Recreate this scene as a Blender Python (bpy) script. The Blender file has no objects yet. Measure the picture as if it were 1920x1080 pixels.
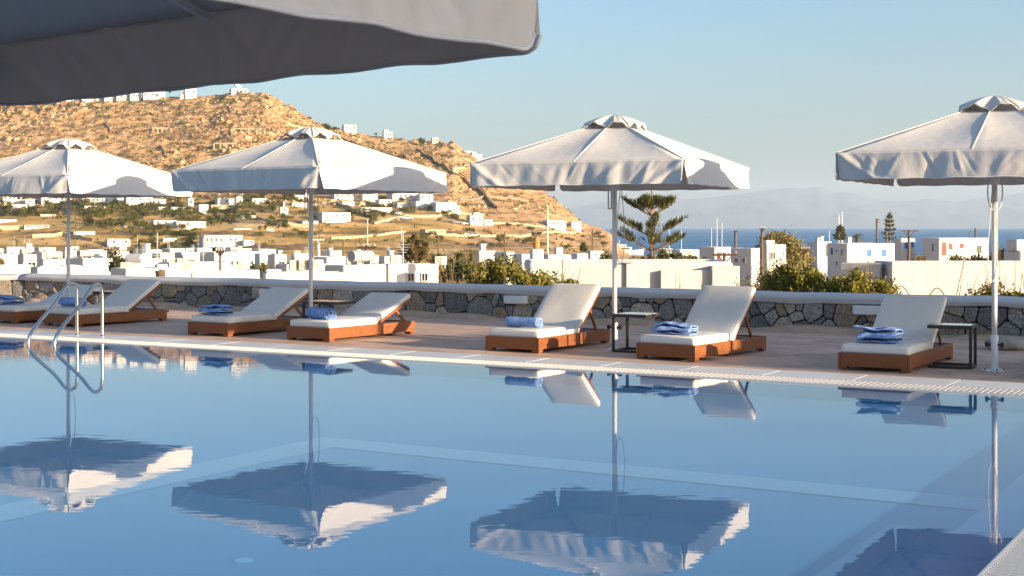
import bpy, bmesh, math, random
import numpy as np
from mathutils import Vector, Matrix, Euler

random.seed(11)
rng = np.random.default_rng(11)
SC = bpy.context.scene
COL = SC.collection
R = math.radians

# ------------------------------------------------------------------ camera
F, HZ, EYE = 2640.0, 424.0, 1.65          # focal length in px of a 1920 px wide frame, eye-level row, eye height
cam = bpy.data.cameras.new('camera')
camo = bpy.data.objects.new('camera', cam)
COL.objects.link(camo)
camo.location = (0, 0, EYE)
camo.rotation_euler = (R(90), 0, 0)
cam.sensor_width = 36
cam.lens = 36 * F / 1920
cam.shift_y = -(540 - HZ) / 1920
cam.clip_start = 0.05
cam.clip_end = 60000
SC.camera = camo

# ------------------------------------------------------------------ light
SUN_EL = 9.6
SUN_H = Vector((0.84, -0.543)).normalized()
SUN = Vector((SUN_H.x * math.cos(R(SUN_EL)), SUN_H.y * math.cos(R(SUN_EL)), math.sin(R(SUN_EL))))
world = bpy.data.worlds.new('World')
SC.world = world
world.use_nodes = True
wn = world.node_tree.nodes
wl = world.node_tree.links
sky = wn.new('ShaderNodeTexSky')
sky.sky_type = 'NISHITA'
sky.sun_disc = False
sky.sun_elevation = R(SUN_EL)
sky.sun_rotation = math.atan2(SUN.x, SUN.y)
sky.altitude = 30
sky.air_density = 1.0
sky.dust_density = 2.6
sky.ozone_density = 3.2
wl.new(sky.outputs[0], wn['Background'].inputs[0])
wn['Background'].inputs[1].default_value = 0.125
sl = bpy.data.lights.new('sun', 'SUN')
sl.energy = 5.0
sl.angle = R(0.5)
sl.color = (1.0, 0.78, 0.52)
so = bpy.data.objects.new('sun', sl)
COL.objects.link(so)
so.rotation_euler = (-SUN).to_track_quat('-Z', 'Y').to_euler()
SC.view_settings.view_transform = 'Standard'
SC.view_settings.look = 'None'
SC.view_settings.gamma = 1
SC.view_settings.use_curve_mapping = False
SC.view_settings.exposure = 1.27
SC.render.engine = 'CYCLES'
SC.cycles.use_denoising = True
SC.cycles.max_bounces = 8
SC.cycles.diffuse_bounces = 3
SC.cycles.glossy_bounces = 3
SC.cycles.transparent_max_bounces = 10
SC.cycles.volume_bounces = 2
SC.cycles.caustics_reflective = False
SC.cycles.caustics_refractive = False
SC.cycles.sample_clamp_indirect = 6

# ------------------------------------------------------------------ frame of the place
UX, UY = 0.867, -0.4983      # u runs along the far pool edge, v away from the pool
VX, VY = 0.4983, 0.867


def uv(u, v, z=0.0):
    return Vector((UX * u + VX * v, UY * u + VY * v, z))


YAW_U = math.atan2(UY, UX)


def gp(x, y, z=0.0):
    """point on the level z that the photograph shows at pixel x, y"""
    Y = F * (EYE - z) / (y - HZ)
    return Vector(((x - 960) * Y / F, Y, z))


def at(x, y, Y):
    return Vector(((x - 960) * Y / F, Y, EYE - (y - HZ) * Y / F))


# ------------------------------------------------------------------ materials
def new_mat(name):
    m = bpy.data.materials.new(name)
    m.use_nodes = True
    return m, m.node_tree.nodes, m.node_tree.links


def rgb(c, k=1.0):
    return (min(c[0] * k, 1), min(c[1] * k, 1), min(c[2] * k, 1), 1)


def M(name, col, rough=0.6, spec=0.4, metal=0.0, var=0.12, vscale=3.0, bump=0.0, bscale=20.0, bdist=0.02,
      col2=None, rnd=0.0, stretch=None, island=False, trans=0.0, ior=None):
    """principled surface: noise between two tones, optional bump, optional per-object or per-leaf variation"""
    m, n, l = new_mat(name)
    p = n['Principled BSDF']
    p.inputs['Roughness'].default_value = rough
    p.inputs['Specular IOR Level'].default_value = spec
    p.inputs['Metallic'].default_value = metal
    tc = n.new('ShaderNodeTexCoord')
    mp = n.new('ShaderNodeMapping')
    l.new(tc.outputs['Object'], mp.inputs[0])
    if stretch:
        mp.inputs['Scale'].default_value = stretch
    nz = n.new('ShaderNodeTexNoise')
    nz.inputs['Scale'].default_value = vscale
    nz.inputs['Detail'].default_value = 6
    nz.inputs['Roughness'].default_value = 0.62
    l.new(mp.outputs[0], nz.inputs['Vector'])
    mx = n.new('ShaderNodeMix')
    mx.data_type = 'RGBA'
    rp = n.new('ShaderNodeValToRGB')
    rp.color_ramp.elements[0].position = 0.32
    rp.color_ramp.elements[1].position = 0.68
    l.new(nz.outputs[0], rp.inputs[0])
    l.new(rp.outputs[0], mx.inputs[0])
    mx.inputs[6].default_value = rgb(col, 1 - var)
    mx.inputs[7].default_value = rgb(col2 if col2 else col, 1 + var)
    out = mx.outputs[2]
    if rnd or island:
        hs = n.new('ShaderNodeHueSaturation')
        if island:
            g = n.new('ShaderNodeNewGeometry')
            src = g.outputs['Random Per Island']
        else:
            g = n.new('ShaderNodeObjectInfo')
            src = g.outputs['Random']
        mr = n.new('ShaderNodeMapRange')
        k = rnd if rnd else 0.4
        mr.inputs['To Min'].default_value = 1 - k
        mr.inputs['To Max'].default_value = 1 + k
        l.new(src, mr.inputs[0])
        l.new(mr.outputs[0], hs.inputs['Value'])
        l.new(out, hs.inputs['Color'])
        out = hs.outputs[0]
    l.new(out, p.inputs['Base Color'])
    if bump:
        b = n.new('ShaderNodeBump')
        b.inputs['Strength'].default_value = bump
        b.inputs['Distance'].default_value = bdist
        bn = n.new('ShaderNodeTexNoise')
        bn.inputs['Scale'].default_value = bscale
        bn.inputs['Detail'].default_value = 7
        l.new(mp.outputs[0], bn.inputs['Vector'])
        l.new(bn.outputs[0], b.inputs['Height'])
        l.new(b.outputs[0], p.inputs['Normal'])
    if trans:
        t = n.new('ShaderNodeBsdfTranslucent')
        l.new(out, t.inputs[0])
        ms = n.new('ShaderNodeMixShader')
        ms.inputs[0].default_value = trans
        l.new(p.outputs[0], ms.inputs[1])
        l.new(t.outputs[0], ms.inputs[2])
        l.new(ms.outputs[0], n['Material Output'].inputs[0])
    return m


MT = {}
MT['canvas'] = M('canvas', (0.76, 0.72, 0.675), 0.85, 0.15, var=0.035, vscale=2.0, bump=0.35, bscale=7, bdist=0.02, trans=0.14)
MT['webbing'] = M('webbing', (0.66, 0.66, 0.66), 0.8, 0.2)
MT['white_metal'] = M('white_metal', (0.76, 0.76, 0.76), 0.35, 0.5, var=0.04)
MT['steel'] = M('steel', (0.72, 0.70, 0.66), 0.16, 0.5, metal=1.0, var=0.06, vscale=9)
MT['black_plastic'] = M('black_plastic', (0.02, 0.02, 0.022), 0.45)
MT['mattress'] = M('mattress', (0.78, 0.75, 0.70), 0.9, 0.15, var=0.03, vscale=4, bump=0.3, bscale=7, bdist=0.012)
MT['teak'] = M('teak', (0.185, 0.056, 0.016), 0.5, 0.4, var=0.16, vscale=6, bump=0.15, bscale=40, bdist=0.004,
               col2=(0.25, 0.086, 0.027), stretch=(9, 2, 12), rnd=0.10)
MT['bronze'] = M('bronze', (0.035, 0.024, 0.018), 0.4, 0.5, var=0.2)
MT['table_glass'] = M('table_glass', (0.55, 0.60, 0.62), 0.08, 0.8, var=0.03)
MT['towel'] = M('towel', (0.15, 0.27, 0.58), 0.95, 0.1, var=0.22, vscale=14, bump=0.7, bscale=70, bdist=0.012, col2=(0.28, 0.41, 0.70))
MT['deck'] = M('deck', (0.60, 0.40, 0.29), 0.75, 0.3, var=0.16, vscale=1.7, bump=0.25, bscale=14, bdist=0.01,
               col2=(0.66, 0.46, 0.35))


def deck_mat():
    m = MT['deck']
    n, l = m.node_tree.nodes, m.node_tree.links
    p = n['Principled BSDF']
    src = p.inputs['Base Color'].links[0].from_socket
    tc = n.new('ShaderNodeTexCoord')
    mp = n.new('ShaderNodeMapping')
    mp.inputs['Rotation'].default_value = (0, 0, -YAW_U)
    l.new(tc.outputs['Object'], mp.inputs[0])
    br = n.new('ShaderNodeTexBrick')
    br.inputs['Scale'].default_value = 1.0
    br.inputs['Brick Width'].default_value = 0.9
    br.inputs['Row Height'].default_value = 0.3
    br.inputs['Mortar Size'].default_value = 0.012
    br.inputs['Mortar Smooth'].default_value = 0.4
    br.inputs['Color1'].default_value = (1, 1, 1, 1)
    br.inputs['Color2'].default_value = (0.80, 0.80, 0.80, 1)
    br.inputs['Mortar'].default_value = (0.55, 0.52, 0.5, 1)
    l.new(mp.outputs[0], br.inputs['Vector'])
    mx = n.new('ShaderNodeMix')
    mx.data_type = 'RGBA'
    mx.blend_type = 'MULTIPLY'
    mx.inputs[0].default_value = 0.75
    l.new(src, mx.inputs[6])
    l.new(br.outputs['Color'], mx.inputs[7])
    l.new(mx.outputs[2], p.inputs['Base Color'])


deck_mat()
MT['tile'] = M('tile', (0.62, 0.62, 0.62), 0.45, 0.4, var=0.05, vscale=3, rnd=0.035)
MT['grate'] = M('grate', (0.58, 0.57, 0.56), 0.5, 0.4, var=0.05)
MT['gutter'] = M('gutter', (0.05, 0.048, 0.045), 0.8)
MT['whitewash'] = M('whitewash', (0.57, 0.56, 0.55), 0.85, 0.15, var=0.035, vscale=1.2, bump=0.35, bscale=3.5, bdist=0.03, rnd=0.03)
MT['whitewash_old'] = M('whitewash_old', (0.54, 0.525, 0.505), 0.9, 0.12, var=0.07, vscale=0.9, bump=0.4, bscale=3, bdist=0.05, stretch=(1, 1, 0.35))
MT['cream'] = M('cream', (0.46, 0.36, 0.24), 0.9, 0.1, var=0.12, vscale=0.8, bump=0.3, bscale=4, bdist=0.05)
MT['mortar'] = M('mortar', (0.06, 0.052, 0.045), 0.95, 0.1, var=0.3, vscale=8, bump=0.6, bscale=30, bdist=0.02)
MT['lip'] = M('lip', (0.50, 0.37, 0.27), 0.85, 0.2, var=0.14, vscale=5, bump=0.5, bscale=16, bdist=0.02)


def stone_mat():
    m, n, l = new_mat('field_stone')
    p = n['Principled BSDF']
    p.inputs['Roughness'].default_value = 0.85
    p.inputs['Specular IOR Level'].default_value = 0.25
    oi = n.new('ShaderNodeObjectInfo')
    rp = n.new('ShaderNodeValToRGB')
    rp.color_ramp.interpolation = 'CONSTANT'
    e = rp.color_ramp.elements
    tones = [(0.0, (0.20, 0.195, 0.19)), (0.24, (0.28, 0.27, 0.26)), (0.40, (0.285, 0.225, 0.16)), (0.56, (0.15, 0.147, 0.147)),
             (0.68, (0.36, 0.32, 0.265)), (0.80, (0.225, 0.195, 0.155)), (0.93, (0.40, 0.35, 0.285))]
    e[0].position, e[0].color = tones[0][0], rgb(tones[0][1])
    e[1].position, e[1].color = tones[1][0], rgb(tones[1][1])
    for pos, c in tones[2:]:
        k = e.new(pos)
        k.color = rgb(c)
    l.new(oi.outputs['Random'], rp.inputs[0])
    tc = n.new('ShaderNodeTexCoord')
    nz = n.new('ShaderNodeTexNoise')
    nz.inputs['Scale'].default_value = 22
    nz.inputs['Detail'].default_value = 8
    nz.inputs['Roughness'].default_value = 0.7
    l.new(tc.outputs['Object'], nz.inputs['Vector'])
    mr = n.new('ShaderNodeMapRange')
    mr.inputs['From Min'].default_value = 0.3
    mr.inputs['From Max'].default_value = 0.7
    mr.inputs['To Min'].default_value = 0.36
    mr.inputs['To Max'].default_value = 2.1
    l.new(nz.outputs[0], mr.inputs[0])
    hs = n.new('ShaderNodeHueSaturation')
    l.new(rp.outputs[0], hs.inputs['Color'])
    l.new(mr.outputs[0], hs.inputs['Value'])
    l.new(hs.outputs[0], p.inputs['Base Color'])
    b = n.new('ShaderNodeBump')
    b.inputs['Strength'].default_value = 1.0
    b.inputs['Distance'].default_value = 0.035
    l.new(nz.outputs[0], b.inputs['Height'])
    l.new(b.outputs[0], p.inputs['Normal'])
    return m


MT['stone'] = stone_mat()
MT['boulder'] = M('boulder', (0.34, 0.30, 0.26), 0.9, 0.2, var=0.25, vscale=6, bump=0.6, bscale=18, bdist=0.03)


def water_mat():
    m, n, l = new_mat('pool_water')
    n.remove(n['Principled BSDF'])
    tc = n.new('ShaderNodeTexCoord')
    mp = n.new('ShaderNodeMapping')
    mp.inputs['Rotation'].default_value = (0, 0, R(4))
    mp.inputs['Scale'].default_value = (0.55, 1.0, 1.0)
    l.new(tc.outputs['Object'], mp.inputs[0])
    nz = n.new('ShaderNodeTexNoise')
    nz.inputs['Scale'].default_value = 6.5
    nz.inputs['Detail'].default_value = 3
    nz.inputs['Roughness'].default_value = 0.45
    l.new(mp.outputs[0], nz.inputs['Vector'])
    # the pool is still in places and lightly ruffled in others
    pn = n.new('ShaderNodeTexNoise')
    pn.inputs['Scale'].default_value = 0.35
    l.new(tc.outputs['Object'], pn.inputs['Vector'])
    pr = n.new('ShaderNodeMapRange')
    pr.inputs['From Min'].default_value = 0.35
    pr.inputs['From Max'].default_value = 0.65
    pr.inputs['To Min'].default_value = 0.36
    pr.inputs['To Max'].default_value = 1.0
    l.new(pn.outputs[0], pr.inputs[0])
    mu = n.new('ShaderNodeMath')
    mu.operation = 'MULTIPLY'
    l.new(nz.outputs[0], mu.inputs[0])
    l.new(pr.outputs[0], mu.inputs[1])
    b = n.new('ShaderNodeBump')
    b.inputs['Strength'].default_value = 1.0
    b.inputs['Distance'].default_value = 0.00065
    l.new(mu.outputs[0], b.inputs['Height'])
    fr = n.new('ShaderNodeFresnel')
    fr.inputs['IOR'].default_value = 1.333
    l.new(b.outputs[0], fr.inputs['Normal'])
    gl = n.new('ShaderNodeBsdfGlossy')
    gl.inputs['Roughness'].default_value = 0.0
    gl.inputs['Color'].default_value = (1, 1, 1, 1)
    l.new(b.outputs[0], gl.inputs['Normal'])
    tr = n.new('ShaderNodeBsdfTransparent')
    tr.inputs['Color'].default_value = (0.84, 0.95, 0.985, 1)
    # seen from below the sheet lets the light out again (no refraction here, so no total reflection either)
    ge = n.new('ShaderNodeNewGeometry')
    fm = n.new('ShaderNodeMix')
    fm.data_type = 'FLOAT'
    l.new(ge.outputs['Backfacing'], fm.inputs[0])
    l.new(fr.outputs[0], fm.inputs[2])
    fm.inputs[3].default_value = 0.06
    mx = n.new('ShaderNodeMixShader')
    l.new(fm.outputs[0], mx.inputs[0])
    l.new(tr.outputs[0], mx.inputs[1])
    l.new(gl.outputs[0], mx.inputs[2])
    l.new(mx.outputs[0], n['Material Output'].inputs[0])
    return m


MT['pool_water'] = water_mat()
MT['pool_paint'] = M('pool_paint', (0.045, 0.185, 0.38), 0.6, 0.3, var=0.08, vscale=0.5)
MT['pool_band'] = M('pool_band', (0.150, 0.295, 0.47), 0.6, 0.3, var=0.05)
MT['pool_ledge'] = M('pool_ledge', (0.20, 0.31, 0.50), 0.6, 0.3, var=0.05)
MT['drain_paint'] = M('drain_paint', (0.08, 0.215, 0.40), 0.6, 0.3, var=0.03)
MT['sea'] = M('sea', (0.028, 0.15, 0.31), 0.45, 0.12, var=0.16, vscale=0.004, stretch=(0.25, 1, 1), col2=(0.04, 0.18, 0.35))
MT['pane'] = M('pane', (0.03, 0.035, 0.04), 0.15, 0.5, var=0.1)
MT['blue_paint'] = M('blue_paint', (0.02, 0.16, 0.50), 0.5, 0.3, var=0.1)
MT['red_paint'] = M('red_paint', (0.42, 0.035, 0.02), 0.5, 0.3, var=0.1)
MT['grey_wood'] = M('grey_wood', (0.15, 0.105, 0.07), 0.85, 0.15, var=0.25, vscale=5, stretch=(6, 6, 0.6))
MT['dark_wood'] = M('dark_wood', (0.06, 0.035, 0.022), 0.7, 0.2, var=0.25)
MT['terracotta'] = M('terracotta', (0.48, 0.20, 0.07), 0.8, 0.2, var=0.12)
MT['grey_metal'] = M('grey_metal', (0.36, 0.36, 0.36), 0.5, 0.4, var=0.08)
MT['tank'] = M('tank', (0.60, 0.56, 0.48), 0.6, 0.3, var=0.08)
MT['bark'] = M('bark', (0.13, 0.085, 0.055), 0.9, 0.1, var=0.3, vscale=6)
MT['pine_bark'] = M('pine_bark', (0.24, 0.17, 0.11), 0.9, 0.1, var=0.25, vscale=5, stretch=(1, 1, 4))
MT['leaf_hedge'] = M('leaf_hedge', (0.14, 0.14, 0.018), 0.55, 0.35, var=0.2, vscale=2.0, island=True, rnd=0.55, trans=0.38, col2=(0.29, 0.25, 0.045))
MT['leaf_dark'] = M('leaf_dark', (0.028, 0.040, 0.012), 0.6, 0.3, var=0.2, vscale=2.0, island=True, rnd=0.5, trans=0.15, col2=(0.055, 0.065, 0.018))
MT['leaf_dry'] = M('leaf_dry', (0.16, 0.12, 0.045), 0.7, 0.2, var=0.2, vscale=2.0, island=True, rnd=0.5, trans=0.2, col2=(0.27, 0.20, 0.085))
MT['leaf_tan'] = M('leaf_tan', (0.24, 0.19, 0.065), 0.7, 0.2, var=0.2, vscale=2.0, island=True, rnd=0.4, trans=0.25, col2=(0.30, 0.25, 0.095))
MT['leaf_olive'] = M('leaf_olive', (0.072, 0.080, 0.018), 0.65, 0.25, var=0.2, vscale=0.7, island=True, rnd=0.5, trans=0.15, col2=(0.15, 0.14, 0.04))
MT['leaf_pine'] = M('leaf_pine', (0.055, 0.068, 0.020), 0.6, 0.3, var=0.2, vscale=2.0, island=True, rnd=0.5, trans=0.1, col2=(0.11, 0.115, 0.036))
MT['dry_twig'] = M('dry_twig', (0.16, 0.115, 0.07), 0.9, 0.1, var=0.25)
MT['rock'] = M('rock', (0.50, 0.335, 0.19), 0.95, 0.1, var=0.25, vscale=0.25, island=True, rnd=0.3, bump=0.5, bscale=1.0, bdist=0.4)
MT['dry_wall'] = M('dry_wall', (0.27, 0.20, 0.14), 0.95, 0.1, var=0.3, vscale=0.6, bump=0.7, bscale=2, bdist=0.3)
MT['track'] = M('track', (0.42, 0.30, 0.19), 0.95, 0.1, var=0.1, vscale=0.2)
MT['car_paint'] = M('car_paint', (0.5, 0.5, 0.52), 0.3, 0.5, rnd=0.5, var=0.02)
MT['mountain'] = M('mountain', (0.075, 0.08, 0.085), 0.95, 0.1, var=0.12, vscale=0.0016)


def terrain_mat():
    m, n, l = new_mat('dry_hillside')
    p = n['Principled BSDF']
    p.inputs['Roughness'].default_value = 0.95
    p.inputs['Specular IOR Level'].default_value = 0.1
    tc = n.new('ShaderNodeTexCoord')
    at_ = n.new('ShaderNodeAttribute')
    at_.attribute_name = 'field'

    def noise(sc, det=6, ro=0.6, stretch=None):
        mp = n.new('ShaderNodeMapping')
        if stretch:
            mp.inputs['Scale'].default_value = stretch
        l.new(tc.outputs['Object'], mp.inputs[0])
        z = n.new('ShaderNodeTexNoise')
        z.inputs['Scale'].default_value = sc
        z.inputs['Detail'].default_value = det
        z.inputs['Roughness'].default_value = ro
        l.new(mp.outputs[0], z.inputs['Vector'])
        return z.outputs[0]

    def ramp(src, stops):
        r = n.new('ShaderNodeValToRGB')
        e = r.color_ramp.elements
        e[0].position, e[0].color = stops[0][0], rgb(stops[0][1])
        e[1].position, e[1].color = stops[-1][0], rgb(stops[-1][1])
        for pos, c in stops[1:-1]:
            k = e.new(pos)
            k.color = rgb(c)
        l.new(src, r.inputs[0])
        return r.outputs[0]

    hill = ramp(noise(0.16, 9, 0.72, (1, 1, 2.2)), [(0.31, (0.16, 0.075, 0.03)), (0.41, (0.42, 0.235, 0.105)), (0.54, (0.58, 0.355, 0.185)), (0.70, (0.69, 0.49, 0.30))])
    field = ramp(noise(0.05, 7, 0.6, (0.5, 1, 1)), [(0.32, (0.20, 0.15, 0.045)), (0.43, (0.50, 0.31, 0.10)), (0.56, (0.63, 0.40, 0.15)), (0.7, (0.66, 0.47, 0.25))])
    mx = n.new('ShaderNodeMix')
    mx.data_type = 'RGBA'
    l.new(at_.outputs['Fac'], mx.inputs[0])
    l.new(hill, mx.inputs[6])
    l.new(field, mx.inputs[7])
    ar = n.new('ShaderNodeAttribute')
    ar.attribute_name = 'riser'
    mr_ = n.new('ShaderNodeMix')
    mr_.data_type = 'RGBA'
    l.new(ar.outputs['Fac'], mr_.inputs[0])
    l.new(mx.outputs[2], mr_.inputs[6])
    l.new(ramp(noise(0.5, 5, 0.6), [(0.35, (0.14, 0.085, 0.045)), (0.65, (0.33, 0.22, 0.13))]), mr_.inputs[7])
    l.new(mr_.outputs[2], p.inputs['Base Color'])
    b = n.new('ShaderNodeBump')
    b.inputs['Strength'].default_value = 0.9
    b.inputs['Distance'].default_value = 0.9
    l.new(noise(0.45, 9, 0.7), b.inputs['Height'])
    l.new(b.outputs[0], p.inputs['Normal'])
    return m


MT['terrain'] = terrain_mat()


# ------------------------------------------------------------------ mesh helpers
class MB:
    def __init__(self):
        self.v, self.f, self.m = [], [], []

    def add(self, vs, fs, mat=0):
        o = len(self.v)
        self.v.extend([tuple(p) for p in vs])
        self.f.extend([tuple(i + o for i in f) for f in fs])
        self.m.extend([mat] * len(fs))
        return self

    def box(self, c, s, rot=None, mat=0):
        c = Vector(c)
        vs = []
        for z in (-.5, .5):
            for x, y in ((-.5, -.5), (.5, -.5), (.5, .5), (-.5, .5)):
                p = Vector((x * s[0], y * s[1], z * s[2]))
                if rot is not None:
                    p = rot @ p
                vs.append(c + p)
        return self.add(vs, [(3, 2, 1, 0), (4, 5, 6, 7), (0, 1, 5, 4), (1, 2, 6, 5), (2, 3, 7, 6), (3, 0, 4, 7)], mat)

    def bar(self, p, q, w, h, mat=0):
        p, q = Vector(p), Vector(q)
        d = q - p
        rot = d.to_track_quat('Y', 'Z').to_matrix()
        return self.box((p + q) / 2, (w, d.length, h), rot, mat)

    def tube(self, pts, r, n=8, cap=True, mat=0):
        pts = [Vector(p) for p in pts]
        rs = r if isinstance(r, (list, tuple)) else [r] * len(pts)
        vs, fs = [], []
        up = None
        for i, p in enumerate(pts):
            d = (pts[min(i + 1, len(pts) - 1)] - pts[max(i - 1, 0)])
            if d.length < 1e-9:
                d = Vector((0, 0, 1))
            d.normalize()
            if up is None:
                up = d.orthogonal().normalized()
            up = (up - d * up.dot(d))
            if up.length < 1e-6:
                up = d.orthogonal()
            up.normalize()
            s = d.cross(up)
            for k in range(n):
                a = 2 * math.pi * k / n
                vs.append(p + (up * math.cos(a) + s * math.sin(a)) * rs[i])
        for i in range(len(pts) - 1):
            for k in range(n):
                a, b = i * n + k, i * n + (k + 1) % n
                fs.append((a, b, b + n, a + n))
        if cap:
            fs.append(tuple(range(n - 1, -1, -1)))
            o = (len(pts) - 1) * n
            fs.append(tuple(o + k for k in range(n)))
        return self.add(vs, fs, mat)

    def lathe(self, prof, n=16, c=(0, 0, 0), mat=0):
        c = Vector(c)
        vs, fs = [], []
        for r, z in prof:
            for k in range(n):
                a = 2 * math.pi * k / n
                vs.append(c + Vector((r * math.cos(a), r * math.sin(a), z)))
        for i in range(len(prof) - 1):
            for k in range(n):
                a, b = i * n + k, i * n + (k + 1) % n
                fs.append((a, b, b + n, a + n))
        fs.append(tuple(range(n - 1, -1, -1)))
        o = (len(prof) - 1) * n
        fs.append(tuple(o + k for k in range(n)))
        return self.add(vs, fs, mat)

    def grid(self, nu, nv, fn, mat=0, flip=False):
        vs = [fn(i / nu, j / nv) for j in range(nv + 1) for i in range(nu + 1)]
        fs = []
        for j in range(nv):
            for i in range(nu):
                a = j * (nu + 1) + i
                q = (a, a + 1, a + nu + 2, a + nu + 1)
                fs.append(q[::-1] if flip else q)
        return self.add(vs, fs, mat)

    def mesh(self, name, mats, smooth=False):
        me = bpy.data.meshes.new(name)
        me.from_pydata(self.v, [], self.f)
        for mt in (mats if isinstance(mats, (list, tuple)) else [mats]):
            me.materials.append(mt)
        me.polygons.foreach_set('material_index', self.m)
        if smooth:
            me.polygons.foreach_set('use_smooth', [True] * len(self.f))
        me.update()
        return me

    def build(self, name, mats, parent=None, smooth=False, bevel=0.0, seg=2, solid=0.0, autos=None):
        o = bpy.data.objects.new(name, self.mesh(name, mats, smooth))
        COL.objects.link(o)
        if parent is not None:
            o.parent = parent
        if solid:
            md = o.modifiers.new('thickness', 'SOLIDIFY')
            md.thickness = solid
            md.offset = 0
        if bevel:
            md = o.modifiers.new('bevel', 'BEVEL')
            md.width = bevel
            md.segments = seg
            md.limit_method = 'ANGLE'
            md.angle_limit = R(40)
            md.harden_normals = False
        return o


def tag(o, label=None, cat=None, group=None, kind=None):
    if label:
        o['label'] = label
    if cat:
        o['category'] = cat
    if group:
        o['group'] = group
    if kind:
        o['kind'] = kind
    return o


def thing(name, label, cat, loc=(0, 0, 0), rz=0.0, group=None):
    o = bpy.data.objects.new(name, None)
    o.empty_display_size = 0.2
    COL.objects.link(o)
    o.location = loc
    o.rotation_euler = (0, 0, rz)
    return tag(o, label, cat, group)


def raw_mesh(name, V, Fa, mats, smooth=False):
    """mesh from numpy arrays, all faces with the same corner count"""
    me = bpy.data.meshes.new(name)
    V = np.asarray(V, dtype=np.float32)
    Fa = np.asarray(Fa, dtype=np.int32)
    k = Fa.shape[1]
    me.vertices.add(len(V))
    me.vertices.foreach_set('co', V.ravel())
    me.loops.add(Fa.size)
    me.loops.foreach_set('vertex_index', Fa.ravel())
    me.polygons.add(len(Fa))
    me.polygons.foreach_set('loop_start', np.arange(len(Fa), dtype=np.int32) * k)
    me.polygons.foreach_set('loop_total', np.full(len(Fa), k, dtype=np.int32))
    if smooth:
        me.polygons.foreach_set('use_smooth', np.ones(len(Fa), dtype=bool))
    for mt in (mats if isinstance(mats, (list, tuple)) else [mats]):
        me.materials.append(mt)
    me.update(calc_edges=True)
    return me


def link(name, me, parent=None):
    o = bpy.data.objects.new(name, me)
    COL.objects.link(o)
    if parent is not None:
        o.parent = parent
    return o


# ------------------------------------------------------------------ numpy noise
def _h(ix, iy, s):
    n = (ix.astype(np.int64) * 374761393 + iy.astype(np.int64) * 668265263 + s * 974634541) & 0xFFFFFFFF
    n = ((n ^ (n >> 13)) * 1274126177) & 0xFFFFFFFF
    return ((n ^ (n >> 16)) & 0xFFFFFF) / float(0xFFFFFF)


def vnoise(x, y, s=0):
    ix, iy = np.floor(x), np.floor(y)
    fx, fy = x - ix, y - iy
    fx = fx * fx * (3 - 2 * fx)
    fy = fy * fy * (3 - 2 * fy)
    a = _h(ix, iy, s) * (1 - fx) + _h(ix + 1, iy, s) * fx
    b = _h(ix, iy + 1, s) * (1 - fx) + _h(ix + 1, iy + 1, s) * fx
    return a * (1 - fy) + b * fy


def fbm(x, y, o=4, s=0, g=0.5):
    t, a, n = 0, 1.0, 0
    for k in range(o):
        t = t + a * vnoise(x * 2 ** k, y * 2 ** k, s + k * 17)
        n += a
        a *= g
    return t / n


def cells(x, y, s=0):
    """distance to nearest jittered point and that cell's random value"""
    ix, iy = np.floor(x), np.floor(y)
    best = np.full(x.shape, 9.0)
    val = np.zeros(x.shape)
    for dx in (-1, 0, 1):
        for dy in (-1, 0, 1):
            cx, cy = ix + dx, iy + dy
            px, py = cx + _h(cx, cy, s), cy + _h(cx, cy, s + 5)
            d = np.hypot(px - x, py - y)
            w = d < best
            best = np.where(w, d, best)
            val = np.where(w, _h(cx, cy, s + 9), val)
    return best, val


# ------------------------------------------------------------------ terrain heights
SKY_A = [-900, 0, 130, 250, 330, 400, 440, 500, 540, 590, 650, 720, 800, 850, 870, 905, 960, 1020, 1060, 1085, 1100, 1125, 1140, 1150, 1162, 1180, 3500]
SKY_Y = [205, 190, 186, 182, 180, 178, 172, 178, 198, 226, 243, 256, 265, 268, 285, 300, 326, 358, 388, 411, 420, 428, 434, 442, 462, 480, 480]
G_T = [0, .2, .45, .6, .8, .93, 1.0]
G_Z = [0, .055, .21, .36, .67, .90, 1.0]
RIDGE = 800.0


def zbase(X, Y):
    X, Y = np.asarray(X, float), np.asarray(Y, float)
    a = 960 + F * X / np.maximum(Y, 5)
    zr = EYE + (HZ - np.interp(a, SKY_A, SKY_Y)) * RIDGE / F
    v = VX * X + VY * Y
    near = np.maximum(-1.1 - 0.030 * np.maximum(v - 22, 0), -9.0)
    t = np.clip((Y - 360) / (RIDGE - 360), 0, 1)
    z = near + (zr - near) * np.interp(t, G_T, G_Z)
    z = np.where(Y > RIDGE, np.maximum(zr - (Y - RIDGE) * 0.35, -20), z)
    return z


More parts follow.
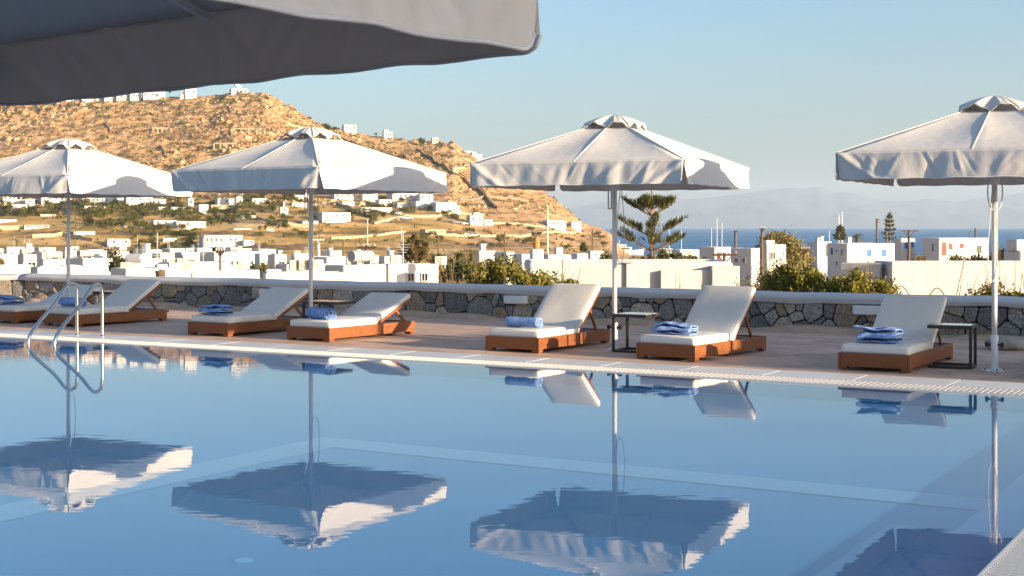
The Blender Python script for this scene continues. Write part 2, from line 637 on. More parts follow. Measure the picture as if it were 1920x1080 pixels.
def zdetail(X, Y):
    z = zbase(X, Y)
    a = 960 + F * X / np.maximum(Y, 5)
    up = np.clip((z - 9) / 14.0, 0, 1) * np.clip((Y - 430) / 60, 0, 1)
    hillm = np.clip((Y - 380) / 60, 0, 1) * np.clip((1165 - a) / 30, 0, 1)
    z = z + hillm * (fbm(X / 60, Y / 60, 3, 3) - 0.5) * 6.0 * np.clip((RIDGE - 20 - Y) / 60, 0, 1)
    # terraces following the contour
    st = 3.4 + 1.2 * fbm(X / 70, Y / 70, 2, 8)
    fr = (z / st) % 1.0
    ter = (np.clip(fr / 0.78, 0, 1) - fr) * st
    z = z + hillm * ter * -0.85 * (0.4 + 0.6 * up)
    # outcrops and boulders
    d, c = cells(X / 4.2 + fbm(X / 9, Y / 9, 2, 4), Y / 5.5, 21)
    rough = np.clip(fbm(X / 45, Y / 45, 3, 31) * 2.6 - 0.95, 0, 1)
    z = z + up * rough * np.clip(0.62 - d, 0, 1) * (0.9 + 2.2 * c)
    d2, c2 = cells(X / 2.4, Y / 3.0, 44)
    z = z + up * (0.35 + rough) * np.clip(0.5 - d2, 0, 1) * 2.0 * c2
    # crag under the summit and along the ridge end
    crag = np.exp(-((a - 505) / 55) ** 2) * np.clip((Y - 735) / 40, 0, 1) + np.exp(-((a - 850) / 26) ** 2) * np.clip((Y - 745) / 40, 0, 1)
    d3, c3 = cells(X / 7.0, Y / 9.0, 61)
    z = z + crag * np.clip(0.7 - d3, 0, 1) * 3.4 * (0.4 + c3)
    z = z + hillm * (fbm(X / 5, Y / 5, 3, 71) - 0.5) * (0.7 + 2.1 * up)
    return z


def ground(X, Y):
    return float(zdetail(np.array([X]), np.array([Y]))[0])


_YS = np.arange(362.0, 812.0, 1.5)


def hit(x, y):
    """the hillside point that pixel x, y looks at"""
    Xs = (x - 960) * _YS / F
    zs = zbase(Xs, _YS)
    py = HZ - (zs - EYE) * F / _YS
    k = np.argmax(py <= y)
    if py[k] > y:
        k = len(_YS) - 1 if y < 400 else 0
    if k == len(_YS) - 1 or py[k] > y:
        k = int(np.argmin(np.abs(py - y)))
    Y = _YS[k]
    return Vector(((x - 960) * Y / F, Y, ground((x - 960) * Y / F, Y)))

# ================================================================== THE SETTING
# ---- land beyond the wall: one sheet, fine on the hill
def build_terrain():
    cols = np.concatenate([np.arange(-1400, -150, 50), np.arange(-150, 1190, 2.6), np.arange(1190, 1500, 10), np.arange(1500, 3300, 60)])
    rows = np.concatenate([np.linspace(0, 1, 34)[:-1] ** 1.8, 1 + np.arange(0, 300) / 300.0, 2 + np.linspace(0.05, 1, 14)])
    A, T = np.meshgrid(cols, rows)
    k = (A - 960) / F
    # first row runs just behind the terrace wall
    den = VX * k + VY
    yw = np.clip(21.9 / np.maximum(den, 0.2), 18, 60)
    Y = np.where(T <= 1, yw + (345 - yw) * np.minimum(T, 1), np.where(T <= 2, 345 + (T - 1) * 470, 815 + (T - 2) * 500))
    X = k * Y
    Z = zdetail(X, Y)
    nr, nc = A.shape
    V = np.stack([X, Y, Z], -1).reshape(-1, 3)
    i, j = np.meshgrid(np.arange(nc - 1), np.arange(nr - 1))
    q = (j * nc + i).ravel()
    Fc = np.stack([q, q + 1, q + nc + 1, q + nc], -1)
    me = raw_mesh('terrain', V, Fc, MT['terrain'], True)
    att = me.attributes.new('field', 'FLOAT', 'POINT')
    zb = zbase(X, Y)
    fld = np.clip(1 - (zb - 6) / 12.0, 0, 1) * np.clip((900 - A) / 120 + 0.25, 0, 1)
    fld = np.clip(fld + (fbm(X / 40, Y / 40, 3, 91) - 0.5) * 0.8 * (fld > 0.02), 0, 1)
    att.data.foreach_set('value', fld.ravel().astype(np.float32))
    st = 3.4 + 1.2 * fbm(X / 70, Y / 70, 2, 8)
    zz = zbase(X, Y) + (fbm(X / 60, Y / 60, 3, 3) - 0.5) * 6.0 * np.clip((RIDGE - 20 - Y) / 60, 0, 1)
    fr = (zz / st) % 1.0
    ris = ((fr > 0.76) & (Y > 380) & (Y < 800)) * np.clip(fbm(X / 25, Y / 25, 2, 77) * 2.4 - 0.55, 0, 1) * np.clip((1150 - A) / 40, 0, 1)
    a2 = me.attributes.new('riser', 'FLOAT', 'POINT')
    a2.data.foreach_set('value', ris.ravel().astype(np.float32))
    o = link('terrain', me)
    tag(o, 'dry tan rocky hillside and valley floor beyond the terrace', kind='structure')


build_terrain()

# ---- sea and the island across it
SEA_Z = -14.0
o = MB().grid(24, 24, lambda a, b: (-14000 + 28000 * a, 500 + 17500 * b, SEA_Z)).build('sea', MT['sea'])
tag(o, 'calm blue sea strait', kind='structure')

ISL_A = [800, 1000, 1060, 1110, 1160, 1220, 1280, 1340, 1400, 1440, 1480, 1510, 1535, 1560, 1590, 1620, 1650, 1690, 1740, 1790, 1840, 1880, 1920, 2000, 2150, 2400, 2800, 3400]
ISL_Y = [424, 412, 394, 384, 374, 369, 374, 370, 362, 355, 352, 353, 349, 360, 360, 366, 376, 378, 374, 379, 372, 368, 362, 372, 380, 395, 410, 424]


def build_island():
    cols = np.arange(800, 3400, 6.0)
    Ys = np.concatenate([np.linspace(13400, 15500, 46), [16500]])
    A, Y = np.meshgrid(cols, Ys)
    X = (A - 960) / F * Y
    zr = EYE + (HZ - np.interp(A, ISL_A, ISL_Y)) * 15500 / F
    t = np.clip((Y - 13400) / 2100, 0, 1)
    n = fbm(X / 700, Y / 700, 5, 5)
    ridge = 1 - np.abs(fbm(X / 520, Y / 900, 4, 15) - 0.5) * 2
    Z = -16 + (zr + 16) * np.clip(t ** 0.8 * (0.72 + 0.28 * t) + (ridge - 0.75) * 0.38 * np.sin(np.pi * np.clip(t, 0, 1)) + (n - 0.5) * 0.10 * (t > 0), 0, 1.2)
    Z = np.where(Y > 15600, -16, Z)
    nr, nc = A.shape
    i, j = np.meshgrid(np.arange(nc - 1), np.arange(nr - 1))
    q = (j * nc + i).ravel()
    me = raw_mesh('mountain_island', np.stack([X, Y, Z], -1).reshape(-1, 3), np.stack([q, q + 1, q + nc + 1, q + nc], -1), MT['mountain'], True)
    tag(link('mountain_island', me), 'long mountainous island across the sea fading into haze', kind='structure')


build_island()

hz = MB().box((0, 8200, 240), (30000, 17600, 522)).build('haze', [])
hm, hn, hl = new_mat('sea_air')
hn.remove(hn['Principled BSDF'])
pv = hn.new('ShaderNodeVolumePrincipled')
pv.inputs['Color'].default_value = (0.76, 0.89, 1.0, 1)
pv.inputs['Density'].default_value = 6.6e-5
pv.inputs['Anisotropy'].default_value = 0.1
hl.new(pv.outputs[0], hn['Material Output'].inputs['Volume'])
hz.data.materials.append(hm)
tag(hz, 'thin sea haze over the strait', kind='stuff')

# ---- terrace and pool
PU, PV0, PV1, PD = -1.42, 3.6, 14.40, -0.17      # right end, near edge, far edge, apparent depth
PUL = -34.0


def quad(mb, u0, u1, v0, v1, z, mat=0, n=1):
    mb.add([uv(u0, v0, z), uv(u1, v0, z), uv(u1, v1, z), uv(u0, v1, z)], [(0, 1, 2, 3)], mat)


GR = 0.46          # width of the overflow grating
TI = 0.62          # width of the pale tile border
d = MB()
quad(d, -60, 60, PV1 + GR + TI, 21.75, 0)
quad(d, PU + GR + TI, 60, -25, PV1 + GR + TI, 0)
quad(d, -60, PU + GR + TI, -25, PV0 - GR - TI, 0)
quad(d, -60, PUL - GR - TI, PV0 - GR - TI, PV1 + GR + TI, 0)
tag(d.build('pool_deck', MT['deck']), 'reddish brown stamped concrete pool deck', kind='structure')

# basin
b = MB()
quad(b, PUL, PU, PV0, PV1, PD)
for (p, q) in (((PUL, PV1), (PU, PV1)), ((PU, PV1), (PU, PV0)), ((PU, PV0), (PUL, PV0)), ((PUL, PV0), (PUL, PV1))):
    b.add([uv(*p, PD), uv(*q, PD), uv(*q, -0.03), uv(*p, -0.03)], [(0, 1, 2, 3)])
basin = tag(b.build('pool_basin', MT['pool_paint']), 'blue painted pool basin under the water', kind='structure')
b = MB()
quad(b, -7.45, -1.88, 9.28, 9.70, PD + 0.006)
quad(b, -7.45, -7.03, PV0, 9.28, PD + 0.006)
quad(b, -2.28, -1.88, PV0, 8.6, PD + 0.006)
b.build('floor_stripe', MT['pool_band'], basin)
b = MB()
b.box(uv((PU - 1.88) / 2, (PV0 + PV1) / 2, PD + 0.01), (PU + 1.88 - 0.004, PV1 - PV0 - 0.006, 0.02), Matrix.Rotation(YAW_U, 3, 'Z'))
b.build('floor_ledge', MT['pool_ledge'], basin)
for (px, py) in ((457, 1051),):
    c = gp(px, py, PD)
    dr = MB().lathe([(0.058, PD + 0.001), (0.058, PD + 0.002), (0.05, PD + 0.003), (0.01, PD + 0.003)], 20, (c.x, c.y, 0))
    for k in range(-4, 5):
        w = math.sqrt(max(0.052 ** 2 - (k * 0.011) ** 2, 0.0001))
        dr.box((c.x, c.y + k * 0.011, PD + 0.004), (2 * w, 0.005, 0.002))
    dr.build('floor_drain', MT['drain_paint'], basin)
w = MB()
quad(w, PUL, PU, PV0, PV1, -0.012)
tag(w.build('pool_water', MT['pool_water']), 'still blue pool water mirroring the umbrellas', kind='structure')

# rim: lip, gutter, grating slats, tile border
ROT = Matrix.Rotation(YAW_U, 3, 'Z')
rim = MB()
rim.box(uv((PUL + PU) / 2, PV1 + 0.02, -0.045), (PU - PUL + 0.08, 0.04, 0.085), ROT)
rim.box(uv(PU + 0.02, (PV0 + PV1) / 2 - 0.02, -0.045), (0.04, PV1 - PV0 + 0.04, 0.085), ROT)
rim.box(uv((PUL + PU) / 2, PV0 - 0.02, -0.045), (PU - PUL, 0.04, 0.085), ROT)
rim_o = rim.build('pool_rim', MT['grate'], bevel=0.012)
tag(rim_o, 'white rounded lip of the overflow pool', kind='structure')
gt = MB()
quad(gt, PUL - .5, PU + GR + TI, PV1 + 0.04, PV1 + GR + TI, -0.05)
quad(gt, PU + 0.04, PU + GR + TI, PV0 - .5, PV1 + 0.04, -0.05)
quad(gt, PUL - .5, PU + 0.04, PV0 - GR, PV0 - 0.04, -0.05)
tag(gt.build('gutter', MT['gutter']), 'dark overflow gutter under the grating', kind='structure')
gs = MB()
u = -30.0
while u < PU + 0.02:
    gs.box(uv(u, PV1 + 0.04 + (GR - 0.04) / 2, -0.012), (0.034, GR - 0.05, 0.024), ROT)
    u += 0.060
v = 4.6
while v < PV1 + GR - 0.02:
    gs.box(uv(PU + 0.04 + (GR - 0.04) / 2, v, -0.012), (GR - 0.05, 0.030, 0.024), ROT)
    v += 0.043
for vv in (PV1 + 0.15, PV1 + 0.35):
    gs.box(uv((PUL + PU) / 2, vv, -0.030), (PU - PUL, 0.02, 0.011), ROT)
tag(gs.build('overflow_grating', MT['grate']), 'white slatted overflow grating along the pool edge', kind='stuff')

border = thing('tile_border', None, None)
tag(border, 'pale tile border between the grating and the deck', kind='structure')
tl = MB().box((0, 0, 0), (0.988, TI - 0.004, 0.05), ROT).build('tile', MT['tile'], border, bevel=0.004, seg=1)
first = True
spots = [(u + 0.5, PV1 + GR + TI / 2, 0) for u in np.arange(-28.34, PU + GR + TI - 0.5, 1.0)]
spots += [(PU + GR + TI / 2, v + 0.5, 1) for v in np.arange(3.86, PV1 + GR - 0.5, 1.0)]
for (u, v, turn) in spots:
    t = tl if first else tl.copy()
    if not first:
        COL.objects.link(t)
        t.parent = border
    first = False
    t.location = uv(u, v, -0.021 + random.uniform(-.0008, .0008))
    t.rotation_euler = (0, 0, R(90) if turn else 0)

# ---- terrace wall of field stones with a rounded white cap
WV, WT, WH = 21.5, 0.45, 0.605


def clip_poly(poly, px, py, nx, ny):
    out = []
    for i in range(len(poly)):
        a, c = poly[i], poly[(i + 1) % len(poly)]
        da = (a[0] - px) * nx + (a[1] - py) * ny
        dc = (c[0] - px) * nx + (c[1] - py) * ny
        if da <= 0:
            out.append(a)
        if (da < 0 < dc) or (dc < 0 < da):
            t = da / (da - dc)
            out.append((a[0] + (c[0] - a[0]) * t, a[1] + (c[1] - a[1]) * t))
    return out


def stone_face(parent, L, H, origin, du, dn, wid=0.30, gap=0.010, seed=5):
    """irregular stones on a wall face: origin is the lower left corner, du runs along it, dn points out of it"""
    rr = random.Random(seed)
    seeds = []
    # stones of very different size thrown at the face until it is full; big ones first
    for rad, tries in ((.19, 0.8), (.145, 2.4), (.105, 7.0), (.066, 9.0), (.042, 10.0)):
        for _ in range(int(L * tries * 2.2)):
            x, y = rr.uniform(0, L), rr.uniform(.03, H - .03)
            r_ = rad * rr.uniform(.85, 1.15) * wid / .285
            if all(math.hypot((x - q[0]) / 1.25, y - q[1]) > (r_ + q[2]) * .93 for q in seeds if abs(q[0] - x) < .7):
                seeds.append((x, y, r_))
    ax_ = 1.25
    up = Vector((0, 0, 1))
    for i, (sx, sy, sr) in enumerate(seeds):
        poly = [(max(0, sx - 0.7), 0.0), (min(L, sx + 0.7), 0.0), (min(L, sx + 0.7), H), (max(0, sx - 0.7), H)]
        for j, (tx, ty, tr) in enumerate(seeds):
            if j == i or abs(tx - sx) > 1.3:
                continue
            nx, ny = tx - sx, ty - sy
            dd = math.hypot(nx, ny)
            if dd < 1e-6:
                continue
            nx, ny = nx / dd, ny / dd
            cut = max(min((dd * dd + (sr * sr - tr * tr) * 1.3) / (2 * dd), dd * .9), dd * .1) - gap
            poly = clip_poly(poly, sx + nx * cut, sy + ny * cut, nx, ny)
            if len(poly) < 3:
                break
        if len(poly) < 3:
            continue
        # split long edges so the outline is uneven
        cx = sum(p[0] for p in poly) / len(poly)
        cy = sum(p[1] for p in poly) / len(poly)
        ring = []
        for k in range(len(poly)):
            a, c = poly[k], poly[(k + 1) % len(poly)]
            e = math.hypot(c[0] - a[0], c[1] - a[1])
            if e < 0.018:
                ring.append(((a[0] + c[0]) / 2, (a[1] + c[1]) / 2))
                continue
            q = 0.13
            ring.append((a[0] + (c[0] - a[0]) * q, a[1] + (c[1] - a[1]) * q))
            if e > 0.16:
                f = rr.uniform(.4, .6)
                s = rr.uniform(0.0, .05)
                m_ = (a[0] + (c[0] - a[0]) * f, a[1] + (c[1] - a[1]) * f)
                ring.append((m_[0] + (cx - m_[0]) * s, m_[1] + (cy - m_[1]) * s))
            ring.append((a[0] + (c[0] - a[0]) * (1 - q), a[1] + (c[1] - a[1]) * (1 - q)))
        if len(ring) < 4:
            continue
        n = len(ring)
        dep = rr.uniform(0.035, 0.075)
        tx_, ty_ = rr.uniform(-.05, .05), rr.uniform(-.05, .05)
        mb = MB()
        ctr = Vector(origin) + Vector(du) * cx + up * cy

        def P(x_, y_, z_):
            return Vector(du) * (x_ - cx) + up * (y_ - cy) + Vector(dn) * z_
        vs = []
        for (x_, y_) in ring:
            vs.append(P(x_, y_, -0.01))
        for (x_, y_) in ring:
            vs.append(P(x_, y_, dep * 0.93 + (x_ - cx) * tx_ + (y_ - cy) * ty_))
        ins = rr.uniform(.92, .965)
        for (x_, y_) in ring:
            vs.append(P(cx + (x_ - cx) * ins, cy + (y_ - cy) * ins, dep + (x_ - cx) * tx_ + (y_ - cy) * ty_ + rr.uniform(-.006, .006)))
        vs.append(P(cx, cy, dep + rr.uniform(0, .012)))
        fs = []
        for k in range(n):
            k2 = (k + 1) % n
            fs.append((k, k2, n + k2, n + k))
            fs.append((n + k, n + k2, 2 * n + k2, 2 * n + k))
            fs.append((2 * n + k, 2 * n + k2, 3 * n))
        mb.add(vs, fs)
        o = mb.build('stone', MT['stone'], parent, smooth=False)
        o.location = ctr


def wall_cap(parent, p, q, w, z0, z1, side, nseg):
    """rounded lime-washed cap from p to q, slightly wavy by hand"""
    p, q = Vector(p), Vector(q)
    dd = (q - p).normalized()
    nn = Vector((-dd.y, dd.x, 0))
    prof = []
    for k in range(15):
        a = math.pi * k / 14
        prof.append((-w / 2 * math.copysign(abs(math.cos(a)) ** 0.75, math.cos(a)), z0 + (z1 - z0) * (0.40 + 0.60 * math.sin(a) ** 0.8)))
    prof = [(-w / 2 + 0.03, z0)] + prof + [(w / 2 - 0.03, z0)]
    L = (q - p).length
    vs, fs = [], []
    n = len(prof)
    for i in range(nseg + 1):
        s = i / nseg
        wob = 0.010 * math.sin(s * L * 1.3) + 0.008 * math.sin(s * L * 3.1 + 1) + 0.006 * math.sin(s * L * 7.3 + 2)
        wo2 = 0.010 * math.sin(s * L * 1.9 + 4) + 0.006 * math.sin(s * L * 5.7)
        for (x_, z_) in prof:
            vs.append(p + dd * (s * L) + nn * (x_ + wo2 * 0.8) + Vector((0, 0, z_ + wob * (0.4 if z_ > z0 else 1.2))))
    for i in range(nseg):
        for k in range(n - 1):
            a = i * n + k
            fs.append((a, a + n, a + n + 1, a + 1))
    fs.append(tuple(range(n)))
    fs.append(tuple(range((nseg + 1) * n - 1, nseg * n - 1, -1)))
    return MB().add(vs, fs).build('cap', MT['whitewash'], parent, smooth=True)


WC = -24.75                                                  # corner where the wall bends
wall = thing('stone_wall', 'low grey field stone terrace wall with rounded white cap behind the loungers', 'wall', (0, 0, 0))
MB().box(uv((WC + 9) / 2, WV + WT / 2, 0.225), (9 - WC, WT, 0.45), ROT).build('wall_core', MT['mortar'], wall)
stone_face(wall, 22.6, 0.445, uv(WC, WV, 0.012), (UX, UY, 0), (-VX, -VY, 0), 0.285, seed=8)
wall_cap(wall, uv(WC - 0.02, WV + WT / 2 - 0.03, 0), uv(9, WV + WT / 2 - 0.03, 0), WT + 0.16, 0.452, WH, 0, 150)
lp = MB()
vs, fs = [], []
for i in range(181):
    u = WC + (9 - WC) * i / 180
    h = 0.065 + 0.035 * math.sin(u * 1.7) + 0.02 * math.sin(u * 4.3 + 1)
    wd = 0.20 + 0.07 * math.sin(u * 1.1 + 2) + 0.03 * math.sin(u * 5.1)
    if (u * 0.61) % 1.0 < 0.035:
        h, wd = 0.02, 0.09
    vs += [uv(u, WV - wd, -0.01), uv(u, WV - wd + 0.02, h * .75), uv(u, WV - wd * .55, h), uv(u, WV + 0.02, h + 0.012)]
for i in range(180):
    for k in range(3):
        a = i * 4 + k
        fs.append((a, a + 4, a + 5, a + 1))
lp.add(vs, fs).build('plinth', MT['lip'], wall, smooth=True)

p0 = uv(WC, WV, 0)
dl = Vector((-0.995, 0.10, 0)).normalized()
wall2 = thing('stone_wall', 'sunlit stretch of stone wall with white cap at the far left corner of the terrace', 'wall', (0, 0, 0))
e0 = p0 + dl * 6.0
nl = Vector((-dl.y, dl.x, 0))
if nl.y > 0:
    nl = -nl
MB().box((p0 + dl * 3.0 - nl * 0.24) + Vector((0, 0, .225)), (6.0, 0.45, 0.45), Matrix.Rotation(math.atan2(-dl.y, -dl.x), 3, 'Z')).build('wall_core', MT['mortar'], wall2)
stone_face(wall2, 3.2, 0.445, p0 + dl * 3.2 + Vector((0, 0, .012)), -dl, nl, 0.33, seed=3)
wall_cap(wall2, e0 - nl * .2, p0 - nl * .2 + dl * 0.02, 0.58, 0.452, WH - 0.012, 0, 40)
MB().box(p0 + dl * 3.0 + nl * 0.06 + Vector((0, 0, 0.04)), (6, 0.16, 0.1), Matrix.Rotation(math.atan2(-dl.y, -dl.x), 3, 'Z')).build('plinth', MT['lip'], wall2, bevel=0.03)

# louvred lamps let into the wall under the cap
for (px, lab) in ((511, 'small white wall lamp half hidden behind the fourth lounger from the left of the row'),
                  (972, 'small white box lamp on the stone wall left of the tall lounger back'),
                  (1630, 'small white box lamp on the stone wall between two loungers at right')):
    k = (px - 960) / F
    Y = (WV - 0.03) / (VX * k + VY)
    c = Vector((k * Y, Y, 0.365))
    t = thing('wall_lamp', lab, 'lamp', c, YAW_U, 'white lamps on the stone wall')
    MB().box((0, -0.075, 0), (0.44, 0.15, 0.135)).build('housing', MT['white_metal'], t, bevel=0.014)
    MB().box((0, -0.075, -0.0725), (0.38, 0.10, 0.012)).build('diffuser', MT['grey_metal'], t)

# unseen stepped block added off to the right to throw shade on the terrace
hw = thing('terrace_shade_block', 'unseen white block with blue doors, added right of the pool deck to shade the terrace', 'building', (0, 0, 0))
hb = MB()
hb.box(uv(22, 20.4, 3.45), (8, 3.6, 6.9), ROT)
hb.box(uv(22, 17.17, 2.475), (8, 2.85, 4.95), ROT)
hb.box(uv(22, 15.09, 2.1), (8, 1.30, 4.2), ROT)
hb.build('wall', MT['whitewash'], hw, bevel=0.12)
for k in range(3):
    for z in (1.1, 4.3):
        if True:
            MB().box(uv(17.98, 18.9 + k * 1.4, z), (0.06, 1.1, 2.1), ROT).build('door', MT['blue_paint'], hw)

# unseen block added behind the camera to shade the close umbrella and near rim
hh_ = thing('umbrella_shade_block', 'unseen white block with blue doors, added behind the right pool rim to shade the close umbrella', 'building', (34, -27, 0), math.atan2(SUN_H.y, SUN_H.x))
MB().box((0, -3.25, 8.0), (14, 23.5, 16.0)).build('wall', MT['whitewash'], hh_, bevel=.15)
for k in range(5):
    for z in (1.2, 4.6, 8.0):
        MB().box((-7.02, -13 + k * 3.2, z), (.08, 1.4, 2.2)).build('door', MT['blue_paint'], hh_)

# ================================================================== FURNITURE OF THE TERRACE
def umbrella(c, yaw, label, group, loop=0, wav=1.0):
    t = thing('pool_umbrella', label, 'umbrella', c, yaw, group)
    a, zt, ze, t0 = 1.43, 2.965, 2.455, 0.17
    rr = random.Random(int(c[0] * 100))
    # canopy: four gores, each with a rib in the middle; cloth sags between the ribs
    mb = MB()

    def gore(k):
        rot = Matrix.Rotation(k * math.pi / 2, 3, 'Z')

        def fn(s, tt):
            s2 = 2 * s - 1
            q = a * (t0 + (1 - t0) * tt)
            z = zt + (ze - zt) * tt
            z -= 0.035 * math.sin(math.pi * min(tt, 1)) * math.sin(math.pi * abs(s2)) ** 0.8
            return rot @ Vector((s2 * q, -q, z))
        mb.grid(24, 10, fn)
    for k in range(4):
        gore(k)
    cano = mb.build('canopy', MT['canvas'], t, smooth=False, solid=0.006)
    cano.data.polygons.foreach_set('use_smooth', [True] * len(cano.data.polygons))
    # seams over the ribs
    sm = MB()
    for k in range(8):
        ang = math.pi / 4 * k
        f = math.sqrt(2) if k % 2 else 1.0
        d_ = Vector((math.cos(ang), math.sin(ang), 0)) * f
        sm.tube([d_ * a * t0 + Vector((0, 0, zt + .004)), d_ * a * 0.995 + Vector((0, 0, ze + .004))], 0.007, 6)
    sm.build('seam', MT['canvas'], t)
    # valance: four hanging flaps with slits at the corners
    for k in range(4):
        rot = Matrix.Rotation(k * math.pi / 2, 3, 'Z')
        ph = [rr.uniform(0, 6.28) for _ in range(8)]
        dr = 0.295
        K1 = np.linspace(0, 1, 121)
        N1 = np.convolve(np.interp(K1, np.linspace(0, 1, 13), [rr.uniform(-1, 1) for _ in range(13)]), np.ones(9) / 9, 'same')
        K2 = np.linspace(0, 1.05, 160)
        N2 = np.convolve(np.interp(K2, np.linspace(0, 1.05, 38), [rr.uniform(-1, 1) for _ in range(38)]), np.ones(5) / 5, 'same')
        CR = [(rr.uniform(0, 1), rr.uniform(-.12, .12), rr.uniform(.005, .013), rr.uniform(-.008, .008) * (1 if group else 3.2)) for _ in range(16 if group else 34)]

        def fn(s, tt):
            s2 = 2 * s - 1
            e = 1 - abs(s2)
            x = s2 * a * (1.0 - 0.012 * tt)
            cut = 0.0
            if e < 0.045:
                cut = 0.045 * (1 - math.sqrt(max(0, 1 - (1 - e / 0.045) ** 2)))
            z = ze - tt * (dr - cut * 1.3) - 0.004 * math.sin(s * 40 + ph[0]) * tt
            out = 0.012 * tt + tt * float(np.interp(s, K1, N1)) * .030 + math.sin(math.pi * tt * .85) * float(np.interp(s + .03 * tt, K2, N2)) * .012
            for (c0, sl_, wd, am) in CR:
                q = (s - c0 - sl_ * tt) / wd
                if abs(q) < 3:
                    out += am * math.exp(-q * q) * (.3 + .7 * math.sin(math.pi * min(tt * 1.1, 1)))
            # curl of the loose corners
            out += 0.05 * tt * max(0, 1 - e / 0.12) ** 2 * math.sin(ph[6] + (1 if s2 > 0 else 0))
            # diagonal pulls from the corners
            out += 0.016 * math.exp(-((tt - 1.2 * (e * 3)) / 0.16) ** 2)
            return rot @ Vector((x, -a - out * wav, z))
        fl = MB().grid(150, 14, fn).build('valance', MT['canvas'], t, smooth=True, solid=0.005)
        hem = [Vector(fl.data.vertices[14 * 151 + i].co) + Vector((0, 0, .006)) for i in range(151)]
        MB().tube(hem, 0.0075, 6).build('hem', MT['webbing'], fl, smooth=True)
    # vent cap with scalloped edge
    mb = MB()
    b_ = 0.335
    for k in range(4):
        rot = Matrix.Rotation(k * math.pi / 2, 3, 'Z')

        def fn(s, tt):
            s2 = 2 * s - 1
            q = b_ * tt
            arch = math.sin(math.pi * abs(s2))
            z = 3.13 - 0.20 * tt ** 1.8 + 0.085 * arch * tt ** 2 + 0.012 * math.sin(s * 31 + k) * tt
            return rot @ Vector((s2 * q, -q - 0.018 * arch * tt, z))
        mb.grid(20, 8, fn)
    mb.build('vent_cap', MT['canvas'], t, smooth=True, solid=0.006)
    # frame
    for k in range(8):
        ang = math.pi / 4 * k
        f = math.sqrt(2) if k % 2 else 1.0
        d_ = Vector((math.cos(ang), math.sin(ang), 0))
        rb = MB().bar(d_ * .05 + Vector((0, 0, zt - .035)), d_ * f * a * .99 + Vector((0, 0, ze - .03)), 0.018, 0.028).build('rib', MT['white_metal'], t)
        MB().bar(d_ * .06 + Vector((0, 0, 2.20)), d_ * f * a * .52 + Vector((0, 0, zt + (ze - zt) * .45 - .06)), 0.014, 0.020).build('strut', MT['white_metal'], rb)
    MB().lathe([(.055, 2.93), (.06, 2.95), (.06, 3.0), (.03, 3.02), (.02, 3.09)], 14).build('hub', MT['white_metal'], t, smooth=True)
    MB().lathe([(.042, 2.12), (.062, 2.14), (.062, 2.23), (.042, 2.25)], 14).build('runner', MT['white_metal'], t)
    MB().tube([(0, 0, 0.2), (0, 0, 1.5), (0, 0, 2.99)], 0.031, 16).build('pole', MT['white_metal'], t, smooth=True)
    MB().lathe([(.040, 0.01), (.040, .345), (.045, .35), (.045, .40), (.033, .405)], 16).build('pole_sleeve', MT['white_metal'], t)
    kn = MB()
    for sgn in (-1, 1):
        kn.tube([(sgn * .035, 0, .30), (sgn * .075, 0, .30)], .012, 8)
        kn.tube([(sgn * .070, 0, .30), (sgn * .10, 0, .30)], .030, 10)
    kn.build('clamp_knob', MT['black_plastic'], t)
    bp = MB().lathe([(.135, 0.002), (.135, .010), (.05, .014), (.044, .05), (.041, .055)], 20).build('base_plate', MT['white_metal'], t)
    bo = MB()
    for k in range(4):
        bo.tube([(.105 * math.cos(k * 1.571 + .4), .105 * math.sin(k * 1.571 + .4), .011), (.105 * math.cos(k * 1.571 + .4), .105 * math.sin(k * 1.571 + .4), .026)], .011, 6)
    bo.build('bolt', MT['black_plastic'], bp)
    # hanging webbing and cord
    inv = Matrix.Rotation(-yaw, 3, 'Z')
    sp = MB()
    if loop == 0:
        for dx in (-.085, -.045):
            sp.box(inv @ Vector((dx, -.02, 2.12)), (.020, .004, .46))
        sp.box(inv @ Vector((-.065, -.02, 1.885)), (.058, .02, .018))
    else:
        for sgn in (-1, 1):
            pts = []
            for i in range(13):
                q = i / 12
                pts.append(inv @ Vector((sgn * (.035 + .05 * math.sin(math.pi * q) ** .7), -.02, 2.25 - .42 * q)))
            sp.tube(pts, .008, 6)
    sp.build('strap', MT['webbing'], t)
    cd = MB()
    x0 = .075 if loop == 0 else -.03
    lo = 1.15 if loop == 0 else 1.02
    pts = []
    for i in range(31):
        q = i / 30
        pts.append(inv @ Vector((x0 + .035 * math.sin(q * math.pi * 2) + .02 * math.sin(7 * q), -.03, 2.3 - (2.3 - lo) * math.sin(q * math.pi))))
    cd.tube(pts, .0055, 6)
    cd.build('pull_cord', MT['webbing'], t)
    return t


GU = 'white square umbrellas along the far side of the pool'
U1, U2, U3, U4 = Vector((-7.5, 23.8, 0)), Vector((-3.0, 21.0, 0)), Vector((1.37, 18.8, 0)), Vector((5.5, 16.05, 0))
umbrella(U1, R(-28), 'white square umbrella farthest left in the row behind the steel pool ladder', GU)
umbrella(U2, R(-34), 'white square umbrella standing between the two flat loungers left of centre', GU)
umbrella(U3, R(-25), 'white square umbrella beside the dark side table, in front of the tall pine', GU)
umbrella(U4, R(-28), 'white square umbrella at right with visible base plate and black clamp knobs', GU, 1)
nu_ = umbrella(Vector((-2.235, 4.34, 0.05)), R(-39.5), 'large close umbrella in shade, its canvas corner filling the upper left', None, wav=.8)
nu_.scale = (1.15, 1.15, 1)


